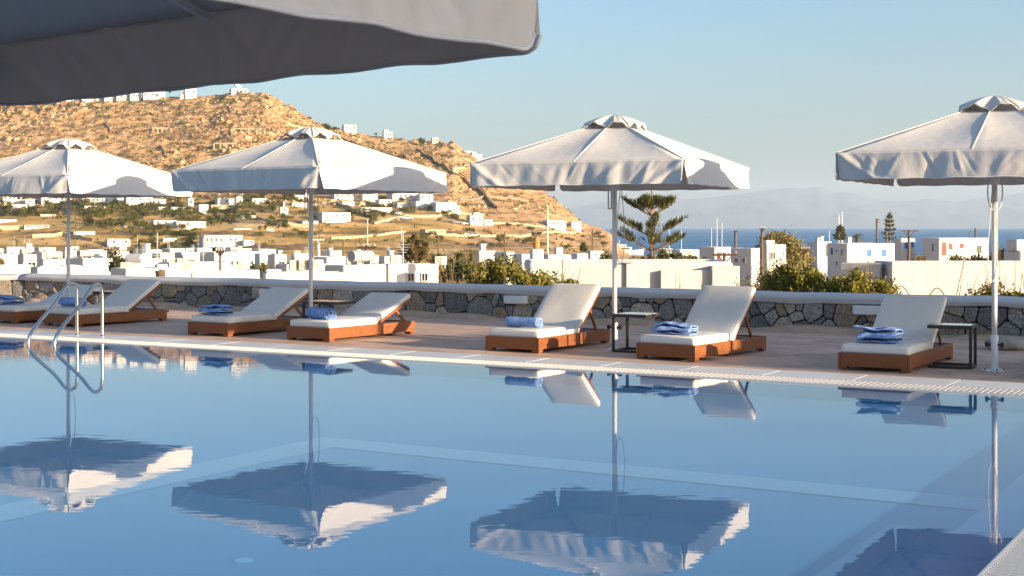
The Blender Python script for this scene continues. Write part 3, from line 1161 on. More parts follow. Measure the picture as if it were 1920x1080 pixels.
# ------------------------------------------------------------------ loungers
def rounded_slab(w, l, h, r=0.03, nx=10, ny=22, puff=0.012, seed=0):
    """cushion: rounded box with a slightly uneven top, origin at its lower foot edge centre"""
    mb = MB()
    bm = bmesh.new()
    bmesh.ops.create_grid(bm, x_segments=nx, y_segments=ny, size=0.5)
    top = [v for v in bm.verts]
    ret = bmesh.ops.extrude_face_region(bm, geom=bm.faces[:])
    up = [e for e in ret['geom'] if isinstance(e, bmesh.types.BMVert)]
    ups = set(up)
    for v in bm.verts:
        isup = v in ups
        x, y = v.co.x, v.co.y
        fx, fy = 1 - abs(2 * x), 1 - abs(2 * y)
        z = h if isup else 0.0
        if isup:
            z += puff * min(1, fx * 4) * min(1, fy * 6) * (0.8 + 0.4 * math.sin(7 * y + seed) * math.cos(5 * x + seed))
        v.co = Vector((x * w, (y + .5) * l, z))
    bmesh.ops.recalc_face_normals(bm, faces=bm.faces[:])
    me = bpy.data.meshes.new('cushion')
    bm.to_mesh(me)
    bm.free()
    me.materials.append(MT['mattress'])
    me.polygons.foreach_set('use_smooth', [True] * len(me.polygons))
    return me


def cushion(name, parent, w, l, h, r, seed=0):
    o = link(name, rounded_slab(w, l, h, r, seed=seed), parent)
    md = o.modifiers.new('round', 'BEVEL')
    md.width = r
    md.segments = 4
    md.limit_method = 'ANGLE'
    md.angle_limit = R(50)
    return o


GL = 'wooden loungers lined up on the deck'


def lounger(c, rz, ang, label, L=1.95, W=.83):
    t = thing('sun_lounger', label, 'lounger', c, rz, GL)
    hw_ = W / 2
    for s in (-1, 1):
        MB().box((s * (hw_ - .016), L / 2, .122), (.032, L, .156)).build('side_rail', MT['teak'], t, bevel=.004)
    MB().box((0, .016, .122), (W - .070, .032, .156)).build('foot_rail', MT['teak'], t, bevel=.004)
    MB().box((0, L - .016, .122), (W - .070, .032, .156)).build('head_rail', MT['teak'], t, bevel=.004)
    for (s, y) in ((-1, .055), (1, .055), (-1, L - .055), (1, L - .055)):
        ft = MB().box((s * (hw_ - .055), y, .0275), (.104, .104, .034))
        ft.box((s * (hw_ - .055), y, .006), (.06, .06, .010))
        ft.build('foot', MT['teak'], t)
    sl_ = MB()
    for i in range(19):
        sl_.box((0, .09 + i * (L - .18) / 18, .178), (W - .07, .058, .018))
    sl_.build('slat_base', MT['teak'], t)
    hy = 1.13
    mo = cushion('mattress', t, W - .055, hy - .035, .105, .030, seed=hash(label) % 7)
    mo.location = (0, .035, .190)
    # piping along the upper rim
    w2, l2, zz = (W - .055) / 2 - .012, hy - .035 - .012, .100
    MB().tube([(-w2, .012, zz), (w2, .012, zz), (w2, l2, zz), (-w2, l2, zz), (-w2, .012, zz)], .0045, 6).build('piping', MT['webbing'], mo, smooth=True)
    # white elastic straps that hold the mattress
    st_ = MB()
    st_.box((0, hy - .10, .2985), (W - .048, .022, .006))
    for s in (-1, 1):
        st_.box((s * (hw_ - .0245), hy - .10, .25), (.006, .022, .10))
    st_.build('strap', MT['webbing'], mo).location = (0, -.035, -.190)
    # back: wooden frame, cushion and props
    bk = bpy.data.objects.new('backrest', None)
    rot = Matrix.Rotation(ang, 3, 'X')
    hp = Vector((0, hy, .195))
    BL = .86
    fr = MB()
    for s in (-1, 1):
        fr.bar(hp + rot @ Vector((s * (hw_ - .07), -.02, 0)), hp + rot @ Vector((s * (hw_ - .07), BL - .02, 0)), .035, .045)
    for i in range(9):
        y = .05 + i * .095
        fr.bar(hp + rot @ Vector((-hw_ + .09, y, .01)), hp + rot @ Vector((hw_ - .09, y, .01)), .055, .016)
    bo = fr.build('backrest_frame', MT['teak'], t)
    bc = cushion('back_cushion', t, W - .055, BL, .075, .022, seed=3)
    bc.matrix_local = Matrix.Translation(hp + rot @ Vector((0, 0.0, .030))) @ rot.to_4x4()
    for s in (-1, 1):
        top = hp + rot @ Vector((s * (hw_ - .105), .52, -.02))
        MB().bar(top, (top.x, top.y + .30 - .1 * ang, .16), .022, .04).build('prop', MT['teak'], t)
    MB().bar((-hw_ + .035, hp.y + .88, .155), (hw_ - .035, hp.y + .88, .155), .04, .03).build('prop_rest', MT['teak'], t)
    return t


LN = [  # foot centre (X, Y), yaw, back angle, label
    ((-8.73, 23.95), -33, 20, 'wooden lounger cut by the left edge, behind the steel pool ladder'),
    ((-7.43, 23.16), -33, 31, 'wooden lounger with raised back just right of the steel pool ladder'),
    ((-4.57, 21.14), -32, 26, 'wooden lounger left of the second umbrella pole, partly behind its neighbour'),
    ((-2.93, 20.19), -34, 23, 'wooden lounger with low back, seen from its sunlit side left of centre'),
    ((-.005, 18.42), -32, 42, 'wooden lounger with steep sunlit cream back under the middle umbrella'),
    ((1.88, 17.28), -36, 44, 'wooden lounger with steep grey shaded back, right of the middle side table'),
    ((4.10, 15.97), -31, 37, 'dark shaded wooden lounger at right, nearest to the side table and pole'),
    ((5.90, 14.95), -32, 30, 'wooden lounger of which only a dark corner shows at the right edge'),
]
LNG = []
for (c, rz, an, lab) in LN:
    LNG.append(lounger((c[0], c[1], 0), R(rz), R(an), lab))


# ------------------------------------------------------------------ towels
def rolled_towel(c, rz, L, rad, label, turns=3.2, flat=.82, seed=0):
    t = MB()
    n, m = 72, 22

    def fn(s, tt):
        a_ = s * turns * 2 * math.pi
        rr_ = rad * (.16 + .84 * s)
        y = (tt - .5) * L
        rr_ *= 1 + .035 * math.sin(tt * 9 + seed) + .03 * math.sin(a_ * 3 + tt * 5 + seed) * s
        y += .010 * math.sin(a_ * 1.3 + seed) + .006 * math.sin(a_ * 4)
        x = math.cos(a_ + 2.2) * rr_
        z = math.sin(a_ + 2.2) * rr_ * flat
        return Vector((y, x, max(z, -rad * flat * .96)))
    t.grid(n, m, fn)
    o = t.build('rolled_towel', MT['towel'], None, smooth=True, solid=.010)
    o.location = (c[0], c[1], c[2] + rad * flat * .97)
    o.rotation_euler = (0, 0, rz)
    return tag(o, label, 'towel', 'blue towels on the loungers')


def folded_towel(c, rz, L, D, h, label, lift=0.0, seed=0):
    """thick towel folded over on itself: a stack of soft loops with one loose flap"""
    t = MB()
    layers = 4
    n, m = 60, 26
    pts = []
    # cross section: a zigzag with round bends
    for k in range(layers):
        z = h * (k + .5) / layers
        xs = np.linspace(-.5, .5, 14) if k % 2 == 0 else np.linspace(.5, -.5, 14)
        for x in xs:
            pts.append((x * D * (1 - .05 * k), z))
        if k < layers - 1:
            sg = 1 if k % 2 == 0 else -1
            pts.append((sg * D * .53 * (1 - .05 * k), z + h * .5 / layers))
    N = len(pts) - 1

    def fn(s, tt):
        q = s * N
        i = min(int(q), N - 1)
        f = q - i
        x = pts[i][0] * (1 - f) + pts[i + 1][0] * f
        z = pts[i][1] * (1 - f) + pts[i + 1][1] * f
        y = (tt - .5) * L
        e = abs(tt - .5) * 2
        z *= 1 - .22 * e ** 3 + .08 * math.sin(tt * 5 + seed)
        z += .004 * math.sin(x * 30 + tt * 9 + seed) + .004 * math.sin(tt * 17 + s * 9)
        x += .008 * math.sin(tt * 8 + s * 5 + seed)
        y += .006 * math.sin(s * 9 + seed)
        if lift and s > .72 and tt < .4:
            k_ = (s - .72) / .28 * (1 - tt / .4) ** 1.3
            z += lift * k_
            y -= .05 * k_
        z += .022 * math.sin(math.pi * min(max((x / D + .5), 0), 1)) * (s)
        return Vector((y, x, max(z, .006)))
    t.grid(100, m, fn)
    o = t.build('folded_towel', MT['towel'], None, smooth=True, solid=.011)
    o.location = c
    o.rotation_euler = (0, 0, rz)
    return tag(o, label, 'towel', 'blue towels on the loungers')


def on_lounger(i, x, y):
    (c, rz, an, lab) = LN[i]
    a_ = R(rz)
    return Vector((c[0] + x * math.cos(a_) - y * math.sin(a_), c[1] + x * math.sin(a_) + y * math.cos(a_), .305)), a_


p_, a_ = on_lounger(0, -.12, .26)
folded_towel(p_, a_ + .05, .50, .30, .15, 'bunched blue towel on the lounger at the left edge', seed=1)
p_, a_ = on_lounger(1, -.02, .28)
rolled_towel(p_, a_ + .08, .48, .10, 'rolled blue towel on the lounger behind the pool ladder', seed=2)
p_, a_ = on_lounger(2, -.06, .24)
folded_towel(p_, a_ - .05, .47, .27, .155, 'folded blue towel on the lounger left of the second umbrella pole', seed=3)
p_, a_ = on_lounger(3, .02, .26)
rolled_towel(p_, a_ - .25, .50, .105, 'crumpled rolled blue towel in front of the second umbrella pole', turns=3.6, seed=5)
p_, a_ = on_lounger(4, .0, .30)
rolled_towel(p_, a_ - .04, .50, .086, 'neat rolled blue towel on the lounger with the sunlit cream back', seed=0)
p_, a_ = on_lounger(5, -.03, .30)
folded_towel(p_, a_ + .12, .50, .28, .14, 'thick blue towel roll on the lounger right of the middle side table', seed=7)
p_, a_ = on_lounger(6, -.02, .30)
folded_towel(p_, a_ + .02, .46, .32, .185, 'blue towel with one corner standing up on the dark shaded lounger', lift=.05, seed=9)


# ------------------------------------------------------------------ side tables
def side_table(c, rz, label, s=.50, d_=.46, h=.50):
    """C-shaped table; the legs stand at its local -x side; origin midway between the feet of the legs"""
    t = thing('side_table', label, 'table', c, rz, 'dark metal side tables between the loungers')
    fr = MB()
    k = .032
    fr.box((s / 2, -d_ / 2 + k / 2, h - .020), (s, k, .04)).box((s / 2, d_ / 2 - k / 2, h - .020), (s, k, .04))
    fr.box((k / 2, 0, h - .020), (k, d_ - 2 * k, .04)).box((s - k / 2, 0, h - .020), (k, d_ - 2 * k, .04))
    tp = fr.build('table_top', MT['bronze'], t, bevel=.003, seg=1)
    MB().box((s / 2, 0, h - .004), (s - 2 * k - .004, d_ - 2 * k - .004, .014)).build('glass_panel', MT['table_glass'], tp)
    for y in (-1, 1):
        MB().box((k / 2, y * (d_ / 2 - k / 2), (h - .04) / 2), (k, k, h - .044)).build('leg', MT['bronze'], t)
        MB().box((s / 2 + k / 2, y * (d_ / 2 - k / 2), k / 2 + .001), (s - k - .003, k, k)).build('base_rail', MT['bronze'], t)
    MB().box((k / 2, 0, k / 2 + .001), (k, d_ - 2 * k - .002, k)).build('cross_rail', MT['bronze'], t)
    return t


def leg_mid(px, py, yaw, d_=.46):
    g = gp(px, py)
    return g + Matrix.Rotation(yaw, 3, 'Z') @ Vector((0, d_ / 2, 0))


side_table(leg_mid(1147, 660, YAW_U), YAW_U, 'dark side table beside the middle umbrella pole, its legs at left')
a4 = YAW_U + math.pi
g4 = gp(1820, 693)
side_table(g4 + Matrix.Rotation(YAW_U, 3, 'Z') @ Vector((0.0, .20, 0)), a4 + R(4), 'dark side table at right, reaching over the shaded lounger', d_=.42)
side_table(Vector((-3.06, 21.42, 0)), R(-33), 'dark side table behind the second umbrella pole', s=.66, d_=.40, h=.52)
side_table(Vector((-6.75, 24.65, 0)), YAW_U + math.pi, 'dark side table in front of the far left lounger back', s=.62, d_=.40, h=.50)

# ------------------------------------------------------------------ pool ladder
lad = thing('pool_ladder', 'polished steel pool ladder with two curved handrails at the far left', 'ladder', (0, 0, 0))


def rail(u, du):
    def smooth(pts, it=3):
        for _ in range(it):
            q = [pts[0]]
            for a, b_ in zip(pts[:-1], pts[1:]):
                q += [a * .75 + b_ * .25, a * .25 + b_ * .75]
            pts = q + [pts[-1]]
        return pts
    key = [(15.22, 0.0), (15.22, .30), (15.22, .62), (15.19, .76), (15.02, .80), (14.86, .72), (14.60, .50), (14.18, .26), (13.98, .13), (13.92, .02), (13.92, -.10), (13.92, -.16)]
    pts = smooth([uv(u + du * (15.22 - v_) / 1.3, v_, z_) for (v_, z_) in key])
    r_ = MB().tube(pts, .026, 12).build('handrail', MT['steel'], lad, smooth=True)
    MB().lathe([(.05, 0.002), (.05, .010), (.028, .018), (.024, .03)], 16, tuple(uv(u, 15.22, 0))).build('flange', MT['steel'], r_, smooth=True)


rail(-16.35, .42)
rail(-15.82, .42)
for z_ in (-.10,):
    MB().box(uv(-15.67, 13.95, z_), (.52, .075, .025), ROT).build('tread', MT['steel'], lad, bevel=.006)

# ------------------------------------------------------------------ boulder by the wall
def boulder(name, c, s, seed, mat, label=None):
    bm = bmesh.new()
    bmesh.ops.create_icosphere(bm, subdivisions=4, radius=1)
    from mathutils import noise
    for v_ in bm.verts:
        k = 1 + .22 * noise.noise(v_.co * 1.3 + Vector((seed, 0, 0))) + .08 * noise.noise(v_.co * 3.7 + Vector((0, seed, 0)))
        v_.co = Vector((v_.co.x * s[0], v_.co.y * s[1], v_.co.z * s[2])) * k
    me = bpy.data.meshes.new(name)
    bm.to_mesh(me)
    bm.free()
    me.materials.append(mat)
    me.polygons.foreach_set('use_smooth', [True] * len(me.polygons))
    o = link(name, me)
    o.location = c
    if label:
        tag(o, label, 'rock')
    return o


g = gp(1895, 657)
boulder('boulder', (g.x, g.y + .15, .07), (.26, .24, .10), 3.3, MT['boulder'], 'flat grey boulder lying at the foot of the wall behind the right umbrella pole')

# ================================================================== HOUSES, WALLS AND STREET FURNITURE OF THE TOWN
def window(parent, w, h, mat, name='window', frame=None):
    """frame, recessed pane and a middle bar; local +y points into the wall"""
    mb = MB()
    f = min(.07, w * .12)
    for sx in (-1, 1):
        mb.box((sx * (w / 2 - f / 2), 0, 0), (f, .12, h))
    for sz in (-1, 1):
        mb.box((0, 0, sz * (h / 2 - f / 2)), (w - 2 * f, .12, f))
    mb.box((0, -.005, 0), (f * .7, .09, h - 2 * f))
    mb.box((0, .012, 0), (w - 2 * f, .05, h - 2 * f), None, 1)
    return mb.build(name, [frame or mat, mat], parent)


def house(c, w, dep, zb, zt, yaw, label, wins=(), name='white_house', mat='whitewash', group=None, cat='house', bevel=.10, parapet=.25, extra=()):
    """flat-roofed cube house: c is the middle of its front face on the ground plan"""
    t = thing(name, label, cat, (c[0], c[1], zb), yaw, group)
    h = zt - zb
    mb = MB()
    p = .22
    # body with a sunk roof behind its parapet
    vs = []
    for (x, y) in ((-w / 2, 0), (w / 2, 0), (w / 2, dep), (-w / 2, dep)):
        vs.append((x, y, 0))
    for (x, y) in ((-w / 2, 0), (w / 2, 0), (w / 2, dep), (-w / 2, dep)):
        vs.append((x, y, h))
    for (x, y) in ((-w / 2 + p, p), (w / 2 - p, p), (w / 2 - p, dep - p), (-w / 2 + p, dep - p)):
        vs.append((x, y, h))
    for (x, y) in ((-w / 2 + p, p), (w / 2 - p, p), (w / 2 - p, dep - p), (-w / 2 + p, dep - p)):
        vs.append((x, y, h - parapet))
    fs = [(3, 2, 1, 0)]
    for k in range(4):
        k2 = (k + 1) % 4
        fs += [(k, k2, 4 + k2, 4 + k), (4 + k, 4 + k2, 8 + k2, 8 + k), (8 + k, 8 + k2, 12 + k2, 12 + k)]
    fs.append((12, 13, 14, 15))
    mb.add(vs, fs)
    body = mb.build('wall', MT[mat], t, bevel=bevel, seg=3)
    for (face, fx, z, ww, hh, mk) in wins:
        nm = 'door' if mk.endswith('_door') else 'window'
        mk = mk.replace('_door', '')
        o = window(t, ww, hh, MT[mk], nm, MT['whitewash'] if mk == 'pane' else MT[mk])
        if face == 'f':
            o.location = ((fx - .5) * w, -.01, h - z)
        elif face == 'l':
            o.location = (-w / 2 - .01, fx * dep, h - z)
            o.rotation_euler = (0, 0, R(-90))
        else:
            o.location = (w / 2 + .01, fx * dep, h - z)
            o.rotation_euler = (0, 0, R(90))
    for e in extra:
        k = e[0]
        if k == 'block':
            _, fx, fy, bw, bd, bh = e
            MB().box(((fx - .5) * w, fy * dep, h + bh / 2 - .02), (bw, bd, bh)).build('roof_block', MT[mat], t, bevel=min(.08, bw * .15))
        elif k == 'chimney':
            _, fx, fy, bh = e
            MB().box(((fx - .5) * w, fy * dep, h + bh / 2 - .05), (.5, .5, bh)).box(((fx - .5) * w, fy * dep, h + bh + .02), (.66, .66, .12)).build('chimney', MT['whitewash'], t)
        elif k == 'pergola':
            _, x0, x1, ph, pd = e
            pg = MB()
            n = max(2, int((x1 - x0) * w / 2.2))
            for i in range(n + 1):
                x = (x0 - .5 + (x1 - x0) * i / n) * w
                pg.box((x, -pd, ph / 2), (.28, .28, ph))
                pg.box((x, -pd / 2, ph + .06), (.14, pd + .5, .14))
            pg.box(((x0 + x1 - 1) * w / 2, -pd, ph + .19), ((x1 - x0) * w + .5, .16, .12))
            pg.build('pergola', MT['cream' if mat == 'cream' else 'dark_wood'], t)
        elif k == 'wing':
            _, fx, ww, wd, wh = e
            MB().box(((fx - .5) * w, -wd / 2 - .002, wh / 2), (ww, wd, wh)).build('wing', MT[mat], t, bevel=.1)
        elif k == 'dome':
            _, fx, fy, r_ = e
            MB().lathe([(r_ * math.cos(a), r_ * math.sin(a)) for a in np.linspace(0, 1.5, 8)], 16, ((fx - .5) * w, fy * dep, h - .05)).build('dome', MT[mat], t, smooth=True)
        elif k == 'vault':
            _, fx, ww, r_ = e
            vv = MB()
            n = 12
            pts = []
            for i in range(n + 1):
                a = math.pi * i / n
                pts.append((-math.cos(a) * ww / 2, math.sin(a) * r_))
            V_, F_ = [], []
            for y in (.3, dep - .3):
                for (x, z) in pts:
                    V_.append(((fx - .5) * w + x, y, h - .02 + z))
            for i in range(n):
                F_.append((i, i + 1, n + 2 + i, n + 1 + i))
            F_.append(tuple(range(n, -1, -1)))
            F_.append(tuple(range(n + 1, 2 * n + 2)))
            vv.add(V_, F_).build('vault', MT[mat], t, smooth=False)
    return t


def px_house(x0, x1, yt, Y, label, wins=(), yaw=24, ratio=.75, zb=None, **kw):
    """house whose outline the photograph shows between columns x0 and x1 with its top at row yt, at distance Y"""
    W = (x1 - x0) * Y / F
    ya = R(yaw)
    w = W / (math.cos(ya) + ratio * abs(math.sin(ya)))
    dep = ratio * w
    if yaw >= 0:      # left side face shows
        xl = (x0 - 960) * Y / F
        fx = xl + dep * math.sin(ya) + w / 2 * math.cos(ya)
    else:
        xl = (x0 - 960) * Y / F
        fx = xl + w / 2 * math.cos(ya)
    zt = EYE - (yt - HZ) * Y / F
    if zb is None:
        zb = min(ground(fx, Y), ground(fx, Y + dep)) - .3
    return house((fx, Y), w, dep, zb, zt, ya, label, wins, **kw)


def auto_wins(n, storeys, h, seed, mk='pane', w=.95, hh=1.25):
    rr = random.Random(seed)
    out = []
    for s in range(storeys):
        for i in range(n):
            if rr.random() < .85:
                out.append(('f', (i + .5 + rr.uniform(-.15, .15)) / n, 1.5 + s * 3.0, w, hh * rr.choice((.8, 1, 1.15)), mk))
    if rr.random() < .7:
        out.append(('l', rr.uniform(.3, .7), 1.5, w, hh, mk))
    return out


# ---- broad low roofs right behind the terrace wall
px_house(984, 1376, 490, 40, 'broad low whitewashed building with rounded parapet behind the middle umbrella pole', yaw=2, ratio=.5, mat='whitewash_old', bevel=.16, name='low_white_building', cat='building')
px_house(1334, 1387, 499, 39.7, 'rounded white end block of the broad low building', yaw=2, ratio=.8, mat='whitewash_old', bevel=.34, name='rounded_block', cat='building', parapet=.02)
px_house(1238, 1340, 507, 39.85, 'low white ledge block in front of the broad low building', yaw=2, ratio=.3, mat='whitewash_old', bevel=.09, name='ledge_block', cat='building', parapet=.02)
px_house(1174, 1184, 492, 39.9, 'white buttress on the front of the broad low building', yaw=2, ratio=1.0, mat='whitewash_old', bevel=.05, name='buttress', cat='building', parapet=.02)
px_house(1664, 2010, 491, 38, 'broad whitewashed building with rounded corner behind the right lounger', yaw=3, ratio=.30, mat='whitewash_old', bevel=.20, name='low_white_building', cat='building', parapet=.06)
px_house(1577, 1672, 493, 38.6, 'shaded blue-grey wing at the left end of the broad right building', yaw=62, ratio=1.2, mat='whitewash_old', bevel=.16, name='low_white_wing', cat='building', parapet=.06)
px_house(1893, 1960, 470, 60, 'white block with stepped top at the right edge of the photo', yaw=20, ratio=.9, extra=[('block', .2, .4, .7, .7, .5)])

# ---- houses by the sea on the right
B, RD, PN = 'blue_paint', 'red_paint', 'pane'
px_house(1558, 1684, 456, 200, 'two-storey white house with two blue shuttered windows, right of the bushes', yaw=24, ratio=.55,
         wins=[('f', .46, 1.35, .62, .95, B), ('f', .77, 1.4, .75, 1.0, B), ('l', .25, 1.3, .55, 1.0, PN), ('l', .75, 1.2, .45, .95, B), ('l', .5, 1.1, .4, .5, PN), ('l', .5, 2.9, .5, .7, PN)],
         extra=[('chimney', .25, .5, .5), ('chimney', .12, .2, .8)])
px_house(1516, 1562, 453, 215, 'white flat house with thin roof terrace, left of the blue windowed house', yaw=30, ratio=.8, wins=[('f', .6, 1.3, .4, 1.9, PN)], extra=[('chimney', .1, .1, .5), ('chimney', .7, .6, .7)])
px_house(1678, 1718, 447, 235, 'narrow stepped white house with small blue windows behind the wooden cross-arm pole', yaw=22, ratio=.8, wins=[('f', .35, 1.2, .6, 1.0, B), ('f', .8, 1.0, .5, .9, B), ('f', .5, 3.4, .5, .8, B)], extra=[('wing', .8, 1.6, 1.4, 2.5)])
px_house(1734, 1862, 446, 230, 'long white house with red door and red shutters by the sea', yaw=24, ratio=.4,
         wins=[('f', .10, 1.75, .9, 2.1, 'red_paint_door'), ('f', .23, 1.4, .7, .9, RD), ('f', .45, 1.3, .75, .75, RD), ('f', .8, 1.9, 1.0, 1.4, PN), ('l', .35, 1.6, .6, 1.4, PN)],
         extra=[('wing', .03, .1, .1, .1)][:0])
px_house(1426, 1476, 458, 110, 'white house front left of the big grey-green tree', yaw=22, ratio=.6, wins=[('f', .3, .9, .5, .6, PN)], extra=[('block', .25, .4, .8, .6, .35)])
px_house(1371, 1432, 465, 130, 'white house with two tiny dark windows in its shaded side', yaw=52, ratio=1.1, wins=[('l', .35, 1.15, .35, .45, PN), ('l', .7, 1.15, .35, .45, PN)])
px_house(1312, 1374, 463, 140, 'white house with small red shutter, behind the wooden cross-arm post', yaw=42, ratio=.8, wins=[('f', .22, 1.0, .5, .9, RD), ('l', .5, 1.2, .4, .5, PN)])
px_house(1262, 1316, 468, 200, 'low white house between the tall pine and the red shuttered house', yaw=20, wins=auto_wins(2, 1, 3, 4))
px_house(1232, 1262, 466, 240, 'small white house just right of the tall pine trunk', yaw=20, wins=auto_wins(1, 1, 3, 4))
px_house(1392, 1428, 470, 200, 'white house roof showing behind the shaded house with tiny windows', yaw=20, ratio=.6)
px_house(1440, 1520, 470, 170, 'low white house behind the big grey-green tree', yaw=20, ratio=.6, wins=auto_wins(3, 1, 3, 9))

# ---- roofs between the palms and the tall pine
px_house(960, 1004, 476, 80, 'shaded white house left of the pillar with the clay pot', yaw=40, ratio=.9, wins=[('l', .4, 1.0, .5, .6, PN)])
px_house(1016, 1072, 477, 95, 'flat white house right of the pillar with the clay pot', yaw=18, extra=[('block', .55, .4, .5, .5, .5)])
px_house(1066, 1104, 475, 110, 'white house with grey shaded wall, third right of the clay pot', yaw=40, ratio=.9)
px_house(1098, 1134, 470, 120, 'white house left of the middle umbrella pole', yaw=22, wins=auto_wins(1, 1, 3, 31))
px_house(926, 966, 472, 105, 'blue-grey shaded house with one dark window right of the palm', yaw=55, ratio=1.2, wins=[('l', .5, 1.2, .6, .9, PN)])
px_house(888, 930, 470, 140, 'white cube house right behind the palm trees', yaw=24, wins=auto_wins(1, 1, 3, 5), extra=[('chimney', .3, .3, .6)])
pil = thing('white_pillar', 'square white chimney pillar carrying a clay pot', 'pillar', at(1006, 480, 62) + Vector((0, 0, -4)), R(15))
MB().box((0, 0, 2.02), (.52, .52, 4.4)).build('shaft', MT['whitewash'], pil, bevel=.05)
pt = MB().lathe([(.12, 0), (.15, .05), (.155, .18), (.135, .36), (.10, .47), (.085, .50)], 18).build('clay_pot', MT['terracotta'], None, smooth=True)
pt.location = at(1006, 466.5, 62) + Vector((0, 0.25, 0))
pil.location.z = pt.location.z - 4.22
tag(pt, 'orange clay pot on the white pillar', 'pot')

# ---- the dense town left of centre
GT = 'white cube houses of the town in the valley'
TOWN = [
    # x0, x1, top row, distance, yaw, label, windows, extras
    (608, 722, 496, 62, 50, 'long white house with two small dark windows behind the wooden cross-arm pole', [('l', .62, .62, .38, .40, PN), ('l', .88, .62, .36, .40, PN)], []),
    (714, 822, 495, 66, 16, 'white house with lit gable and small square window left of the leafy creeper', [('f', .45, .62, .34, .42, PN), ('f', .72, .62, .34, .42, PN)], []),
    (480, 652, 511, 44, 14, 'low rounded white roof just above the wall, crossed by the second umbrella pole', [], [('block', .12, .5, .5, .6, .12)]),
    (514, 616, 495, 80, 20, 'flat white roof with brown vents behind the second umbrella pole', [], []),
    (566, 656, 481, 140, 44, 'white house with sunlit end wall left of the wooden cross-arm pole', [('f', .5, 1.2, .5, .9, PN)], []),
    (656, 690, 476, 200, 24, 'small white tower house behind the cross-arm pole', [('f', .4, 1.2, .7, .9, PN)], []),
    (704, 742, 480, 150, 26, 'white house with thin parapet right of the cross-arm pole', [('l', .4, 1.2, .6, .9, PN)], [('chimney', .7, .3, .5)]),
    (528, 586, 479, 180, 32, 'white house with wide lit side behind the second umbrella pole', auto_wins(2, 1, 3, 12), []),
    (500, 536, 477, 165, 26, 'white house with a dark vent, left of the second umbrella pole', auto_wins(1, 1, 3, 13), [('chimney', .6, .4, .4)]),
    (476, 500, 475, 150, 20, 'narrow white house with square window beside the long hotel block', [('f', .4, 1.2, .5, .6, PN), ('f', .4, 2.6, .5, .6, PN)], []),
    (374, 482, 472, 190, 14, 'long white block with a row of small square windows', auto_wins(7, 2, 6, 14, w=.6, hh=.6), []),
    (322, 378, 473, 200, 24, 'white house with two dark windows left of the long white block', auto_wins(3, 1, 3, 15), []),
    (282, 328, 474, 215, 30, 'blue-grey shaded house above the grey barrel roof', auto_wins(2, 1, 3, 16), []),
    (228, 294, 485, 130, 34, 'white house with blue-grey barrel roof and chimney in the middle of town', [], [('vault', .3, 1.4, .5), ('chimney', .55, .3, 1.3)]),
    (292, 420, 492, 110, 14, 'long low white roof with two air conditioning units', [], []),
    (206, 330, 502, 80, 12, 'low white roof left of the big fern and the red flowers', [], [('block', .75, .4, .7, .4, .2)]),
    (352, 450, 510, 56, 8, 'grey-white roof with two flat vaults right above the wall', [], [('vault', .26, .85, .10), ('vault', .74, .85, .10)]),
    (410, 486, 506, 70, 14, 'low white roof with brown louvre boxes above the wall', [], []),
    (52, 156, 500, 72, 10, 'pair of pale blue flat vaults above the wall at left', [], [('vault', .3, 1.1, .10), ('vault', .72, 1.1, .10)]),
    (-40, 54, 497, 76, 16, 'white roof at the far left edge above the wall', [], []),
    (118, 206, 484, 105, 34, 'white house with grey roller shutter beside the first umbrella pole', [('l', .5, .9, .9, .7, 'grey_metal')], []),
    (62, 132, 486, 120, 16, 'broad white house with flat front left of the first umbrella pole', [], []),
    (30, 66, 477, 150, 30, 'white house with shaded side near the palm at the left edge', auto_wins(1, 1, 3, 19), []),
    (-30, 26, 476, 160, 24, 'white house half outside the left edge of the photo', auto_wins(1, 1, 3, 20), []),
    (54, 112, 472, 190, 24, 'white house with small door above the broad flat fronted house', auto_wins(2, 1, 3, 21), []),
    (108, 150, 469, 220, 24, 'white house with stepped roof behind the first umbrella pole', auto_wins(2, 1, 3, 22), [('block', .3, .4, 1.2, 1.2, .5)]),
    (148, 202, 468, 230, 20, 'low white house with dark tiled strip right of the first umbrella pole', auto_wins(3, 1, 3, 23), []),
    (196, 240, 471, 225, 24, 'white house above the tree clump right of the first umbrella pole', auto_wins(2, 1, 3, 24), []),
    (0, 44, 463, 262, 20, 'upper white house at the left edge below the terraced fields', auto_wins(2, 1, 3, 25), []),
    (40, 62, 462, 268, 24, 'tiny white cube house beside the palm on the slope', auto_wins(1, 1, 3, 26), []),
    (60, 102, 464, 290, 24, 'white house in the back row left of the first umbrella pole', auto_wins(2, 1, 3, 27), []),
    (250, 300, 468, 285, 24, 'white house in the back row below the sandy bank', auto_wins(2, 1, 3, 28), []),
    (300, 352, 466, 300, 20, 'low white house in the back row below the grey bushes', auto_wins(3, 1, 3, 29), []),
    (350, 404, 465, 310, 24, 'white house in the back row left of the pergola hotel', auto_wins(3, 1, 3, 30), []),
    (420, 470, 466, 310, 20, 'white house in the back row right under the pergola hotel', auto_wins(2, 1, 3, 32), []),
    (468, 516, 467, 300, 24, 'white house in the back row beside the parked boats', auto_wins(2, 1, 3, 33), []),
    (600, 640, 470, 290, 24, 'white house in the back row right of the second umbrella pole', auto_wins(2, 1, 3, 34), []),
    (740, 776, 474, 260, 24, 'white house in the back row left of the bare grey pine', auto_wins(2, 1, 3, 35), []),
]
for i, (x0, x1, yt, Y, yw, lab, wi, ex) in enumerate(TOWN):
    if not wi and 'roof' not in lab and 'vault' not in lab:
        wi = auto_wins(3, 1, 3, i + 400, w=.5, hh=.6)
    px_house(x0, x1, yt, Y, lab, wi, yaw=yw + random.uniform(10, 34) * (Y > 70), ratio=.5 if (x1 - x0) > 90 else .9, group=GT, extra=ex)

# ---- houses on the hillside, standing where the slope is seen
GH = 'white houses on the dry hillside'


